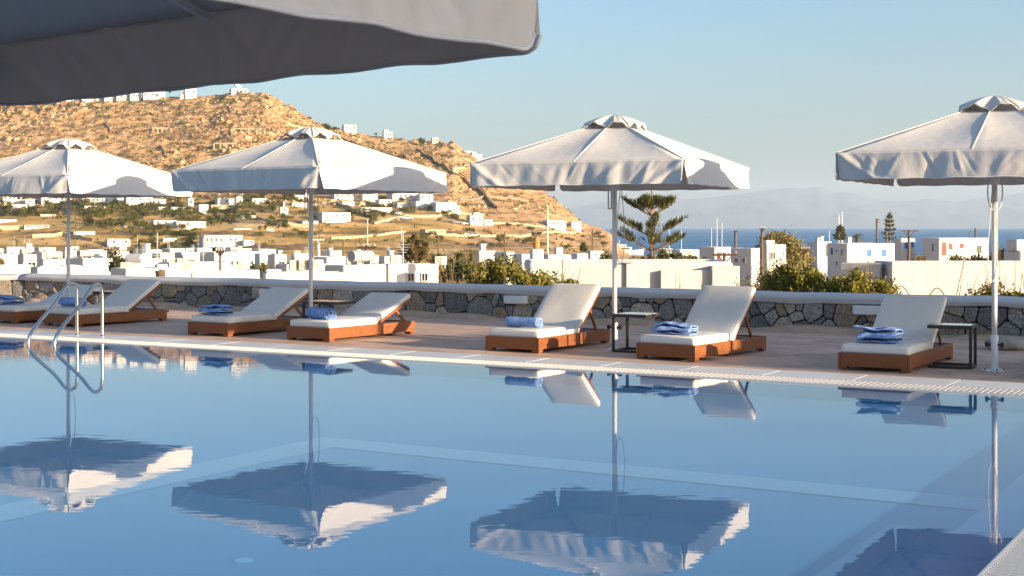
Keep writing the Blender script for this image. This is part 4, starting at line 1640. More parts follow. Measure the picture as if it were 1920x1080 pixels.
def hill_house(x0, x1, yt, yb, label, n=2, st=1, yaw=24, ratio=.7, seed=0, mk='pane', **kw):
    p = hit((x0 + x1) / 2, yb)
    Y = p.y
    zt = EYE - (yt - HZ) * Y / F
    h = zt - p.z
    wi = auto_wins(n, st, h, seed, mk, w=min(.9, (x1 - x0) * Y / F / n * .4), hh=min(1.1, h * .3 / st))
    wi = [(f, fx, min(z, h * (.35 + .45 * (z > 2.5))), w_, h_, m_) for (f, fx, z, w_, h_, m_) in wi]
    kw.setdefault('group', GH)
    return px_house(x0, x1, yt, Y, label, wi, yaw=yaw, ratio=ratio, zb=p.z - 2.5, **kw)


HILL = [
    (15, 49, 383, 402, 'two-storey white house on the slope at the far left', 3, 2, {}),
    (44, 64, 373, 386, 'small white house above the two-storey house at far left', 1, 1, {}),
    (28, 46, 374, 384, 'tiny white chapel with bell gable at far left', 1, 1, {'extra': [('chimney', .5, .2, 1.6)]}),
    (-10, 29, 411, 424, 'white house with blue shutter cut by the left edge', 2, 1, {'mk': 'blue_paint'}),
    (-20, 36, 423, 438, 'plain tan stone house cut by the left edge', 0, 1, {'mat': 'cream'}),
    (36, 90, 422, 437, 'long white house with red doors on the bare left slope', 4, 1, {'mk': 'red_paint'}),
    (66, 130, 367, 379, 'white hotel wing left of the first umbrella pole under the canopy', 5, 1, {}),
    (140, 216, 369, 386, 'long white hotel range right of the first umbrella pole', 8, 1, {}),
    (208, 262, 360, 380, 'upper storey of the large white hotel right of the first umbrella pole', 4, 1, {}),
    (226, 284, 366, 391, 'tall white hotel block with stepped terraces', 3, 2, {'extra': [('block', .3, .5, 3, 3, 1.6)]}),
    (278, 310, 373, 384, 'low white annex right of the large hotel', 3, 1, {}),
    (350, 363, 372, 386, 'small white chapel with pointed gable between palms', 0, 1, {'extra': [('chimney', .5, .2, 1.5)]}),
    (369, 390, 383, 403, 'square white tower house left of the windmill', 2, 2, {}),
    (386, 434, 384, 394, 'stone building with arched openings left of the windmill', 3, 1, {'mat': 'cream'}),
    (278, 330, 413, 430, 'white two-part house on the slope above the grey bushes', 3, 1, {'extra': [('wing', .75, 3.5, 2.5, 2.4)]}),
    (318, 384, 415, 434, 'white house with long garden wall and side stairs', 4, 1, {}),
    (220, 284, 424, 434, 'low white house with terrace left of the two-part house', 3, 1, {'extra': [('pergola', .0, .3, 2.2, 2.5)]}),
    (192, 242, 448, 460, 'small white house at the foot of the slope above the town', 2, 1, {}),
    (366, 452, 441, 462, 'white hotel with pergola terrace above the town', 8, 1, {'extra': [('pergola', .0, 1.0, 2.6, 4.0)]}),
    (522, 540, 388, 408, 'white chapel with stepped gable left of the second umbrella pole', 0, 1, {'extra': [('chimney', .5, .3, 2.0)]}),
    (496, 513, 429, 437, 'tiny white hut in the fields left of the second umbrella pole', 0, 1, {}),
    (540, 580, 362, 372, 'white house just under the second canopy', 2, 1, {}),
    (590, 656, 398, 425, 'large two-storey white house right of the second umbrella pole', 5, 2, {}),
    (616, 668, 362, 376, 'white house under the right corner of the second canopy', 4, 1, {}),
    (672, 708, 360, 380, 'white house with balcony under the second canopy', 3, 2, {}),
    (704, 734, 374, 386, 'stepped white house below the balcony house', 2, 1, {}),
    (660, 734, 389, 405, 'long white house with arched cellar right of the second pole', 5, 1, {}),
    (722, 784, 362, 374, 'long white terrace house at the foot of the bare slope', 5, 1, {}),
    (780, 812, 364, 378, 'white house stepping down the slope at its right end', 2, 1, {}),
    (770, 814, 377, 396, 'white house with shaded porch above the winding road', 3, 2, {}),
    (806, 856, 379, 400, 'cluster of stepped white cubes above the winding road', 4, 2, {'extra': [('wing', .85, 4, 3, 3)]}),
    (874, 906, 404, 420, 'white house with two parked cars on the bare right slope', 2, 1, {'extra': [('block', .6, .5, 3, 2, 1.2)]}),
    (904, 924, 411, 421, 'small white annex right of the house with parked cars', 1, 1, {}),
    (786, 836, 430, 442, 'flat tan stone house with square openings near the shore road', 3, 1, {'mat': 'cream'}),
    (1018, 1062, 413, 426, 'white houses on the headland left of the middle umbrella pole', 5, 1, {}),
    (1066, 1090, 416, 426, 'small white house at the tip of the headland', 1, 1, {}),
    (70, 102, 402, 413, 'white cottage among olive bushes at left', 2, 1, {}),
    (446, 478, 404, 412, 'white cottage behind dark bushes right of the windmill', 2, 1, {}),
    (300, 330, 446, 454, 'white cottage below the grey bushes', 2, 1, {}),
    (0, 30, 365, 378, 'white terrace house just below the first canopy at far left', 3, 1, {}),
    (100, 142, 388, 398, 'low white house half hidden by bushes left of the first umbrella pole', 3, 1, {}),
    (150, 196, 386, 398, 'white garden wall house below the long hotel range', 3, 1, {}),
    (284, 350, 388, 397, 'long white retaining house between hotel and chapel', 5, 1, {}),
    (400, 440, 372, 383, 'white house up the slope left of the windmill', 3, 1, {}),
    (466, 500, 372, 382, 'white farmhouse up the slope right of the windmill', 2, 1, {}),
    (540, 576, 380, 391, 'white house between the chapel and the second umbrella pole', 3, 1, {}),
    (636, 664, 378, 388, 'white house beside the steep stepped lane', 2, 1, {}),
    (738, 772, 380, 392, 'white house above the winding road bend', 3, 1, {}),
    (836, 862, 386, 398, 'lowest white cube of the stepped cluster', 2, 1, {}),
    (560, 596, 414, 425, 'low white house left of the large two-storey house', 3, 1, {}),
    (430, 470, 428, 438, 'low white house in the dry fields above the pergola hotel', 3, 1, {}),
    (130, 176, 434, 446, 'low white house in the golden fields right of the first umbrella pole', 3, 1, {}),
    (694, 730, 413, 423, 'low white house under the winding road wall', 3, 1, {}),
    (452, 476, 450, 462, 'white annex at the right end of the pergola hotel', 2, 1, {}),
]
for i, (x0, x1, yt, yb, lab, n, st, kw) in enumerate(HILL):
    kw = dict(kw)
    hill_house(x0, x1, yt, yb, lab, max(n, 1), st, seed=i + 50, **kw) if n else hill_house(x0, x1, yt, yb, lab, 1, st, seed=3, **kw)

# windmill
p = hit(447, 386)
s = p.y / F
wm = thing('windmill', 'round white windmill tower with conical cap on the slope', 'windmill', p)
MB().lathe([(8.6 * s, -1), (8.2 * s, 0), (7.2 * s, 18 * s), (7.0 * s, 19 * s)], 20).build('tower', MT['whitewash'], wm, smooth=True)
MB().lathe([(7.6 * s, 19 * s), (6 * s, 21.5 * s), (1 * s, 25 * s)], 20).build('roof', MT['grey_wood'], wm, smooth=True)
o = window(wm, 3 * s, 4 * s, MT['pane'])
o.location = (1.2, -7.6 * s, 9 * s)

# houses along the crest
GR_ = 'white houses along the crest of the hill'
CREST = [
    (118, 150, 182, 'white crest house hidden half under the close umbrella'), (146, 192, 179, 'long white crest house under the close umbrella'), (192, 216, 175, 'white crest house with slanting roof under the close umbrella'),
    (214, 244, 176, 'white crest house with dark windows left of the red roofed chapel'), (240, 264, 174, 'white crest house next to the red roofed chapel'), (264, 296, 172, 'bright white crest house just left of the red roofed chapel'),
    (333, 360, 177, 'white crest house with stepped terraces right of the red roofed chapel'), (343, 368, 166, 'tall white crest house standing on the terraces'),
    (428, 464, 166, 'white castle-like house on the summit'), (440, 452, 160, 'small white tower on the summit house'),
    (524, 546, 200, 'flat white villa among trees below the summit'), (640, 668, 234, 'white house on the ridge right of the second umbrella top'),
    (716, 736, 247, 'white house farther down the ridge line'), (808, 822, 258, 'small white house on the rocky end of the ridge'),
    (864, 886, 283, 'white house on the ridge end beside the middle umbrella'), (880, 904, 289, 'lower white house on the ridge end touching the middle canopy'),
]
for i, (x0, x1, yt, lab) in enumerate(CREST):
    xm = (x0 + x1) / 2
    ys = np.interp(xm, SKY_A, SKY_Y)
    Y = 792.0
    zt = EYE - (yt - HZ) * Y / F
    zb = zt - max(4.2, (ys + 8 - yt) * Y / F)
    px_house(x0, x1, yt, Y, lab, auto_wins(2 if x1 - x0 < 26 else 4, 1, 4, i + 150, w=.9, hh=1.2), yaw=22, ratio=.6, zb=zb, group=GR_,
             extra=[('block', .3, .5, 2.5, 2.5, 1.2)] if i % 3 == 0 else [])
Y = 796.0
ch = house(((304 - 960) * Y / F, Y), 4.2, 6, EYE - (188 - HZ) * Y / F, EYE - (171 - HZ) * Y / F, R(40), 'small chapel with red roof on the crest', name='chapel', cat='chapel', group=None)
MB().lathe([(2.2, 0), (1.9, .8), (1.0, 1.5), (.1, 1.8)], 14, (0, 2.5, EYE - (171 - HZ) * Y / F - ch.location.z - .1)).build('roof', MT['red_paint'], ch, smooth=True)

# ruined shelters of stone columns on the bare slope
for (x0, x1, yb, lab) in ((288, 320, 245, 'ruined white stone shelter high on the bare slope'), (438, 496, 250, 'row of ruined white columns left of the second umbrella top'),
                          (402, 448, 276, 'ruined stone shelter with flat roof lower on the bare slope')):
    p = hit((x0 + x1) / 2, yb)
    s = p.y / F
    t = thing('stone_shelter', lab, 'ruin', p, R(12))
    n = 5
    W = (x1 - x0) * s
    for i in range(n):
        MB().box(((i / (n - 1) - .5) * W, 0, 4 * s), (2.2 * s, 2.2 * s, 10 * s)).build('column', MT['cream'], t)
    MB().box((-.04 * W, .4, 9.8 * s), (W * .9, 3 * s, 1.6 * s)).build('lintel', MT['cream'], t)

# dry stone walls that cross the slopes
GW = 'dry stone walls crossing the hillside'


def slope_wall(pts, label, h=1.5, w=1.1, mat='dry_wall', name='field_wall', cat='wall', grp=GW):
    P = [hit(x, y) for (x, y) in pts]
    path = []
    for a, b_ in zip(P[:-1], P[1:]):
        n = max(2, int((b_ - a).length / 3))
        for i in range(n):
            q = a.lerp(b_, i / n)
            path.append(q)
    path.append(P[-1])
    vs, fs = [], []
    rr = random.Random(len(path))
    for i, q in enumerate(path):
        d_ = (path[min(i + 1, len(path) - 1)] - path[max(i - 1, 0)])
        d_.z = 0
        d_.normalize()
        nn = Vector((-d_.y, d_.x, 0))
        z = ground(q.x, q.y)
        hh = h * rr.uniform(.75, 1.2)
        for (o_, zz) in ((-w / 2, -1.2), (-w / 2 * .8, hh), (w / 2 * .8, hh), (w / 2, -1.2)):
            vs.append(Vector((q.x, q.y, z + zz)) + nn * o_)
    for i in range(len(path) - 1):
        for k in range(3):
            a = i * 4 + k
            fs.append((a, a + 1, a + 5, a + 4))
    o = MB().add(vs, fs).build(name, MT[mat])
    return tag(o, label, cat, grp)


WALLS = [
    ([(782, 282), (812, 300), (835, 316), (850, 322), (868, 334), (900, 356), (930, 388)], 'long dark stone wall running down the slope right of the second canopy', 1.6),
    ([(196, 231), (204, 240), (210, 248)], 'short dark broken wall above the first umbrella', .8),
    ([(300, 272), (308, 284), (312, 292)], 'short dark broken wall between the two left umbrellas', .8),
    ([(640, 262), (700, 284), (760, 300)], 'faint stone wall slanting below the ridge', 1.3),
    ([(848, 318), (872, 312), (890, 308)], 'pale retaining wall under the ridge end houses', 1.0),
    ([(410, 412), (450, 420), (500, 425)], 'pale terrace wall below the windmill', 1.1),
    ([(484, 414), (520, 424), (580, 430)], 'pale curved terrace wall left of the large two-storey house', 1.2),
    ([(632, 384), (655, 398), (690, 420)], 'sloping road wall below the balcony house', 1.2),
    ([(700, 428), (760, 412), (850, 402)], 'pale retaining wall of the winding road', 0.8),
    ([(880, 420), (940, 420), (1020, 424)], 'white roadside wall on the bare right slope', 0.7),
    ([(800, 446), (900, 440), (1000, 438), (1080, 436)], 'long grey wall along the shore road', 0.8),
    ([(60, 452), (120, 448), (170, 456)], 'curved sandy bank wall at left above the town', 1.2),
    ([(620, 446), (700, 444), (760, 440)], 'low field wall below the golden terrace', 0.8),
    ([(0, 300), (60, 292), (130, 300)], 'terrace wall behind the first canopy', 1.2),
    ([(500, 214), (540, 232), (600, 250)], 'terrace wall under the summit crag', 1.2),
    ([(860, 372), (920, 366), (990, 376)], 'faint terrace wall on the right end of the slope', 1.0),
    ([(890, 344), (950, 348), (1000, 356)], 'upper faint terrace wall behind the middle canopy', 1.0),
]
for (pts, lab, h) in WALLS:
    slope_wall(pts, lab, h, mat='dry_wall' if 'dark' in lab or 'faint' in lab or 'terrace wall behind' in lab else 'cream')
o = slope_wall([(622, 376), (640, 388), (662, 402), (690, 412)], 'steep lane with stone steps', .12, 4.0, 'track', 'lane', None, None)
o['kind'] = 'structure'
o = slope_wall([(900, 398), (856, 400), (800, 404), (760, 410), (735, 420)], 'sandy road', .12, 5.0, 'track', 'road', None, None)
o['kind'] = 'structure'

# parked cars on the slope
def car(px, py, yaw, label, first=[]):
    p = hit(px, py)
    t = thing('parked_car', label, 'car', p + Vector((0, 0, .1)), R(yaw), 'cars parked on the hillside')
    mb = MB()
    prof = [(-2.1, .35), (-2.1, .8), (-1.5, .95), (-.9, 1.42), (.6, 1.45), (1.2, .95), (2.05, .85), (2.1, .35)]
    V_ = [(x, y, z) for y in (-.85, .85) for (x, z) in prof]
    n = len(prof)
    F_ = [(i, (i + 1) % n, n + (i + 1) % n, n + i) for i in range(n)] + [tuple(range(n - 1, -1, -1)), tuple(range(n, 2 * n))]
    mb.add(V_, F_).build('body', MT['car_paint'], t, bevel=.08)
    MB().box((-.15, 0, 1.17), (1.7, 1.72, .34)).build('window', MT['pane'], t)
    for x in (-1.3, 1.3):
        for y in (-.86, .86):
            MB().tube([(x, y - .1, .33), (x, y + .1, .33)], .33, 12).build('wheel', MT['black_plastic'], t)


for (px, py, yw, lab) in ((748, 411, 70, 'dark car driving up the winding road'), (764, 419, 20, 'grey car at the bend of the winding road'), (858, 418, 10, 'dark car left of the white house on the bare slope'),
                          (868, 419, 10, 'second dark car beside the white house on the bare slope'), (880, 438, 5, 'pale car by the shore road'), (892, 440, 5, 'dark car by the shore road wall')):
    car(px, py, yw, lab)


# aerials and water heaters on the town roofs
for i, o in enumerate([q for q in COL.objects if q.type == 'EMPTY' and q.get('group') in (GT,)]):
    rr = random.Random(i + 900)
    wl_ = [q for q in o.children if q.name.startswith('wall')][0]
    hh_z = max(v_.co.z for v_ in wl_.data.vertices)
    xs_ = max(v_.co.x for v_ in wl_.data.vertices)
    ys_ = max(v_.co.y for v_ in wl_.data.vertices)
    if rr.random() < .55:
        x, y = rr.uniform(-.7, .7) * xs_, rr.uniform(.2, .8) * ys_
        ae = MB().tube([(x, y, hh_z - .3), (x, y, hh_z + rr.uniform(1.0, 2.2))], .035, 5)
        for k in range(4):
            ae.bar((x - .35 + .05 * k, y, hh_z + .9 - .12 * k), (x + .35 - .05 * k, y, hh_z + .9 - .12 * k), .02, .02)
        ae.build('aerial', MT['grey_metal'], o)
    if rr.random() < .5:
        x, y = rr.uniform(-.6, .6) * xs_, rr.uniform(.3, .7) * ys_
        MB().tube([(x - .6, y, hh_z + .35), (x + .6, y, hh_z + .35)], .26, 12).box((x - .4, y, hh_z), (.06, .4, .5)).box((x + .4, y, hh_z), (.06, .4, .5)).build('water_tank', MT['tank' if i % 2 else 'grey_metal'], o)

# ---- utility poles, masts, roof units
def wooden_pole(x, yt, Y, label, arms=1, arm_px=60, mat='grey_wood', r=.11, side=0):
    zt = EYE - (yt - HZ) * Y / F
    X = (x - 960) * Y / F
    zb = ground(X, Y) - .3
    t = thing('utility_pole', label, 'utility pole', (X, Y, zb), R(8 + side))
    MB().tube([(0, 0, 0), (0, 0, (zt - zb) * .5), (0, 0, zt - zb)], [r * 1.25, r * 1.1, r], 10).build('post', MT[mat], t, smooth=True)
    h = zt - zb
    aw = arm_px * Y / F
    for k in range(arms):
        z = h - .10 - k * .55
        c = MB().box((0, -r - .05, z), (aw, .09, .11)).build('cross_arm', MT['dark_wood' if mat != 'white_metal' else mat], t)
        ins = MB()
        for i in range(4):
            ins.lathe([(.03, 0), (.045, .06), (.03, .12)], 8, ((i / 3 - .5) * aw * .9, -r - .05, z + .05))
        ins.build('insulator', MT['grey_metal'], c)
    if arms:
        MB().bar((-aw * .28, -r - .03, h - .16), (0, -r - .03, h - .16 - aw * .3), .05, .05).bar((aw * .28, -r - .03, h - .16), (0, -r - .03, h - .16 - aw * .3), .05, .05).build('brace', MT['dark_wood'], t)
    return t


wooden_pole(686.5, 460, 64, 'brown wooden utility pole with wide cross-arm behind the wall, left of centre', 1, 34, r=.075)
wooden_pole(413, 468, 60, 'orange-brown wooden post sticking up above the town at left', 1, 16, r=.05)
wooden_pole(203, 466, 110, 'thin wooden utility pole behind the first umbrella pole', 1, 18, r=.08)
wooden_pole(644, 450, 150, 'plain wooden post between the second umbrella pole and the cross-arm pole', 0, 0, r=.09)
wooden_pole(597, 448, 170, 'pale concrete utility pole beside the second umbrella pole', 1, 22, 'white_metal', r=.18)
wooden_pole(1358, 474, 70, 'short wooden post with wide cross-arm in front of the red shuttered house', 1, 46, r=.08, side=0)
wooden_pole(1428.5, 427, 105, 'tall dark utility pole beside the white house left of the big tree', 1, 10, r=.09)
wooden_pole(1379, 432, 230, 'short brown utility pole against the sea left of the big tree', 1, 9, r=.2)
wooden_pole(1508, 465, 75, 'pale wooden post with short cross-arm in front of the big grey-green tree', 1, 16, r=.07)
wooden_pole(1644, 410, 240, 'tall bare utility pole against the sea, right of the palm', 2, 8, r=.15)
wooden_pole(1662, 411, 250, 'tall utility pole just left of the sparse pine', 2, 14, r=.15)
wooden_pole(1704, 431, 150, 'brown utility pole with wide cross-arm right of the sparse pine', 1, 36, r=.13)
wooden_pole(1829, 428, 300, 'short dark post on the roof line of the red shuttered long house', 0, 0, r=.2)
wooden_pole(1111, 430, 260, 'thin dark utility pole on the headland shore', 0, 0, r=.14)
wooden_pole(822, 440, 230, 'thin wooden post among the palms', 0, 0, r=.11)
wooden_pole(946, 434, 210, 'thin wooden post right of the palms', 0, 0, r=.1)


def mast(x, yt, Y, label, r=.08, zb=None, name='flag_mast'):
    X = (x - 960) * Y / F
    zt = EYE - (yt - HZ) * Y / F
    zb = ground(X, Y) - .3 if zb is None else zb
    t = thing(name, label, 'mast', (X, Y, zb))
    MB().tube([(0, 0, 0), (0, 0, zt - zb)], [r, r * .6], 8).build('pole', MT['white_metal'], t)
    MB().lathe([(r * 3, 0), (r * 3, .3), (r * 1.4, .5)], 10).build('base', MT['grey_metal'], t)


mast(1027, 386, 180, 'tall thin white mast left of the middle umbrella pole', .09)
mast(689, 410, 190, 'thin white mast above the cross-arm pole', .07)
mast(753, 425, 260, 'thin pale mast above the bare grey pine', .07)
mast(1573, 402, 320, 'thin white radio mast beside the dark pine, left one of the pair', .10)
mast(1579, 397, 320, 'thin white radio mast beside the dark pine, right one of the pair', .13)
mast(1555, 433, 240, 'short thin roof aerial left of the blue windowed house', .06)


def sailing_boat(x, yt, Y, label):
    X = (x - 960) * Y / F
    t = thing('sailing_boat', label, 'boat', (X, Y, SEA_Z), R(random.uniform(-20, 20)), 'boats in the harbour')
    L_ = 7.0
    V_, F_ = [], []
    st = [(-1, .75, .0), (-.6, 1.0, -.1), (0, 1.1, -.15), (.6, .75, -.1), (1, .05, .2)]
    for (a, wd, sh) in st:
        V_ += [(a * L_, -wd * 1.5, 1.1 + sh + .2 * a), (a * L_ * .95, -wd * .6, -.4), (a * L_ * .95, wd * .6, -.4), (a * L_, wd * 1.5, 1.1 + sh + .2 * a)]
    for i in range(4):
        for k in range(3):
            b0 = i * 4 + k
            F_.append((b0, b0 + 4, b0 + 5, b0 + 1))
        F_.append((i * 4 + 3, i * 4 + 7, i * 4 + 4, i * 4))
    F_ += [(0, 1, 2, 3), (19, 18, 17, 16)]
    MB().add(V_, F_).build('hull', MT['white_metal'], t)
    MB().box((-.5, 0, 1.5), (5, 1.8, .9)).build('cabin', MT['white_metal'], t, bevel=.2)
    zt = EYE - (yt - HZ) * Y / F - SEA_Z
    m_ = MB().tube([(.8, 0, 1), (.8, 0, zt)], [.16, .11], 8).build('mast', MT['white_metal'], t)
    MB().tube([(.8, 0, 2.6), (-4.5, 0, 2.7)], .12, 8).build('boom', MT['white_metal'], t)


sailing_boat(1341, 409, 640, 'white sailing boat with the taller bare mast right of the tall pine')
sailing_boat(1350.5, 417, 660, 'white sailing boat with shorter bare mast right of the tall pine')
sailing_boat(1331, 427, 690, 'white sailing boat left of the two tall masts')
sailing_boat(1275, 431, 700, 'white sailing boat behind the right branches of the tall pine')
sailing_boat(1252, 428, 720, 'white sailing boat seen through the tall pine')

Yy = 760
c = at(1172, 446, Yy)
my = thing('motor_yacht', 'white motor yacht moored left of the tall pine', 'boat', (c.x, Yy, SEA_Z), R(-15))
V_, F_ = [], []
for (a, wd, top) in ((-9, 2.2, 2.2), (-4, 2.4, 2.3), (3, 2.3, 2.6), (8, 1.2, 3.1), (10.5, .1, 3.5)):
    V_ += [(a, -wd, top), (a * .94, -wd * .7, -.4), (a * .94, wd * .7, -.4), (a, wd, top)]
for i in range(4):
    for k in range(3):
        b0 = i * 4 + k
        F_.append((b0, b0 + 4, b0 + 5, b0 + 1))
    F_.append((i * 4 + 3, i * 4 + 7, i * 4 + 4, i * 4))
F_ += [(0, 1, 2, 3), (19, 18, 17, 16)]
MB().add(V_, F_).build('hull', MT['white_metal'], my)
MB().box((-1.5, 0, 3.4), (10, 3.6, 2.0)).build('cabin', MT['white_metal'], my, bevel=.4)
MB().box((-1.5, 0, 3.5), (8.6, 3.66, .6)).build('window', MT['pane'], my)
MB().box((-2.5, 0, 5.2), (6, 3.0, 1.4)).build('bridge_deck', MT['white_metal'], my, bevel=.4)
MB().tube([(-3, 0, 5.8), (-3.4, 0, 8.4)], .12, 8).build('mast', MT['white_metal'], my)


def ac_unit(x, y, Y, label, s=1.0):
    p = at(x, y, Y)
    t = thing('air_conditioner', label, 'air conditioner', p, R(20), 'air conditioning units on the town roofs')
    MB().box((0, 0, .32 * s), (.85 * s, .34 * s, .62 * s)).build('case', MT['tank'], t, bevel=.02)
    f = MB()
    for k in range(3):
        r0, r1 = (.07 + .07 * k) * s, (.09 + .07 * k) * s
        n = 16
        V_ = [((r0 if j == 0 else r1) * math.cos(2 * math.pi * i / n) - .12 * s, -.18 * s, (r0 if j == 0 else r1) * math.sin(2 * math.pi * i / n) + .33 * s) for j in (0, 1) for i in range(n)]
        f.add(V_, [(i, (i + 1) % n, n + (i + 1) % n, n + i) for i in range(n)])
    f.build('fan_grille', MT['black_plastic'], t)
    for x_ in (-.3, .3):
        MB().box((x_ * s, 0, -.1), (.06, .3 * s, .22)).build('bracket', MT['grey_metal'], t)


for (x, y, Y, lab) in ((237, 508, 88, 'pale air conditioner left of the red flowers'), (254, 510, 86, 'second pale air conditioner left of the red flowers'), (325, 497, 110, 'left one of two air conditioners on the long low roof'),
                       (341, 497, 110, 'right one of two air conditioners on the long low roof'), (354, 507, 85, 'air conditioner above the grey vaults'), (573, 507, 70, 'air conditioner just left of the second umbrella pole'),
                       (556, 508, 70, 'dark air conditioner on the roof left of the second umbrella pole'), (592, 507, 70, 'brown air conditioner just right of the second umbrella pole'), (699, 494, 90, 'air conditioner on the roof right of the cross-arm pole'),
                       (742, 494, 90, 'air conditioner left of the bare grey pine'), (660, 496, 88, 'small brown unit left of the cross-arm pole'), (826, 497, 85, 'air conditioner among the palm stems'), (457, 506, 90, 'brown louvre box on the low roof at left')):
    ac_unit(x, y, Y, lab, .85)

# ================================================================== PLANTS
def leaf_mesh(name, mats, blobs, size, aspect=2.2, clump=.25, up=.35, seed=0, matsel=None):
    """many small pointed leaves; blobs = (centre, radii, count, clumps)"""
    g = np.random.default_rng(seed)
    Vs = []
    ms = []
    for bi, (c, rad, n, k) in enumerate(blobs):
        d = g.normal(size=(k, 3))
        d /= np.linalg.norm(d, axis=1)[:, None]
        rr = g.uniform(.35, 1.0, k) ** .6
        cc = np.array(c) + d * rr[:, None] * np.array(rad)
        idx = g.integers(0, k, n)
        cr = np.mean(rad) * clump * g.uniform(.6, 1.4, k)
        p = cc[idx] + g.normal(size=(n, 3)) * cr[idx][:, None] * .62
        ax = g.normal(size=(n, 3))
        ax[:, 2] += up * 2
        ax /= np.linalg.norm(ax, axis=1)[:, None]
        b_ = np.cross(ax, g.normal(size=(n, 3)))
        b_ /= np.linalg.norm(b_, axis=1)[:, None] + 1e-9
        L = size * g.uniform(.6, 1.35, n)[:, None]
        W = L / aspect
        q = np.stack([p - ax * L * .5, p + b_ * W * .5, p + ax * L * .5, p - b_ * W * .5], 1)
        Vs.append(q.reshape(-1, 3))
        if matsel is not None:
            ms.append(np.full(n, matsel[bi]))
    V = np.concatenate(Vs)
    Fc = np.arange(len(V)).reshape(-1, 4)
    me = raw_mesh(name, V, Fc, mats)
    if ms:
        me.polygons.foreach_set('material_index', np.concatenate(ms).astype(np.int32))
    return me


def twigs(parent, base, n, h, spread, r=.01, seed=0, name='stem', mat='dry_twig'):
    rr = random.Random(seed)
    mb = MB()
    for i in range(n):
        a = rr.uniform(0, 6.28)
        s = rr.uniform(.2, 1)
        top = Vector((math.cos(a) * spread * s, math.sin(a) * spread * s * .6, h * rr.uniform(.6, 1.1)))
        b_ = Vector((math.cos(a) * spread * s * .4, math.sin(a) * .1, 0))
        m_ = b_.lerp(top, .5) + Vector((rr.uniform(-.1, .1), rr.uniform(-.1, .1), .06)) * h
        mb.tube([b_, m_, top], [r, r * .7, r * .3], 5)
    o = mb.build(name, MT[mat], parent)
    o.location = base
    return o


def bush(x0, x1, yt, yb, Y, label, mat='leaf_hedge', n=5000, leaf=.07, name='bush', cat='bush', stems=8, stem_h=1.0, seed=0, depth=.9, clump=.26, blobs=None, group=None, k=26):
    W = (x1 - x0) * Y / F
    c = at((x0 + x1) / 2, yb, Y)
    zt = EYE - (yt - HZ) * Y / F
    zb = ground(c.x, Y)
    Hh = zt - zb
    t = thing(name, label, cat, (c.x, Y, zb), 0, group)
    rr = random.Random(seed)
    bl = []
    m_ = max(2, int(W / max(Hh, .8) * 1.6))
    for i in range(m_):
        f = (i + .5) / m_
        hh = Hh * (rr.uniform(.72, 1.0) if blobs is None else blobs[min(i * len(blobs) // m_, len(blobs) - 1)])
        bl.append((((f - .5) * W, rr.uniform(-.25, .25) * depth, hh * (.78 if Y < 32 else .66)), (W / m_ * .72, depth * .6, hh * (.21 if Y < 32 else .34)), n // m_, k))
    link('foliage', leaf_mesh('foliage', MT[mat], bl, leaf, seed=seed, clump=clump), t)
    twigs(t, (0, 0, 0), stems, Hh * stem_h, W * .5, r=.012 * max(1, leaf / .07), seed=seed)
    return t


bush(795, 985, 499, 530, 31.5, 'leafy creeper with pale bare branches climbing over the wall behind the two lounger backs', n=11000, leaf=.115, stems=34, stem_h=1.15, seed=1, blobs=[.72, .92, 1.02, .95], clump=.3)
bush(972, 1092, 510, 531, 30.5, 'low sunlit creeper on the wall left of the tall lounger back', n=6500, leaf=.105, stems=14, stem_h=1.2, seed=2, blobs=[1, .9, .7])
bush(1396, 1500, 503, 548, 27.0, 'dense green hedge shrub behind the wall right of the steep grey lounger', n=11000, leaf=.078, stems=14, stem_h=1.1, seed=3, blobs=[.8, 1, 1])
bush(1488, 1600, 506, 550, 26.4, 'sunlit green hedge shrub behind the wall, middle of the hedge', n=11000, leaf=.078, stems=14, stem_h=1.05, seed=4, blobs=[1.0, .92, .9])
bush(1585, 1684, 515, 552, 25.8, 'green hedge shrub tapering down left of the broad white building', n=9000, leaf=.078, stems=12, stem_h=1.1, seed=5, blobs=[1.0, .95, .84])
bush(1600, 1640, 492, 545, 27.5, 'dark leafy shoot standing above the hedge', n=900, leaf=.075, mat='leaf_dark', stems=6, seed=6, depth=.3)
bush(1390, 1480, 490, 540, 33, 'dry pale feathery shrub behind the hedge', mat='leaf_dry', n=9000, leaf=.06, stems=22, stem_h=1.1, seed=7, clump=.34)
bush(1440, 1510, 478, 530, 36, 'tall dry feathery shrub in front of the big tree', mat='leaf_dry', n=8000, leaf=.06, stems=20, stem_h=1.1, seed=8, clump=.34)
bush(1498, 1572, 478, 540, 42, 'olive green round bush right of the dry shrubs', mat='leaf_olive', n=6000, leaf=.09, stems=8, stem_h=.9, seed=9)
bush(1784, 1872, 528, 556, 24.8, 'low green shrub with bare twigs left of the right umbrella pole', n=6000, leaf=.07, stems=10, stem_h=1.35, seed=10, blobs=[.8, 1, .85])
bush(1868, 1905, 540, 557, 24.2, 'small dark shrub right of the right umbrella pole', n=2600, leaf=.07, mat='leaf_hedge', stems=7, stem_h=1.3, seed=11)
bush(1890, 1975, 516, 560, 23.8, 'leafy vine with yellowing leaves at the right edge', n=3600, leaf=.09, stems=10, seed=12)
bush(1690, 1740, 470, 500, 120, 'dry grass clump below the blue windowed narrow house', mat='leaf_dry', n=1800, leaf=.28, stems=14, stem_h=.9, seed=13)
bush(1740, 1812, 474, 500, 130, 'dark shrub in front of the red shuttered house', mat='leaf_olive', n=2600, leaf=.30, seed=14, stems=5)
bush(1806, 1880, 476, 500, 120, 'dark evergreen shrub right of the red shuttered house', mat='leaf_dark', n=2600, leaf=.30, seed=15)
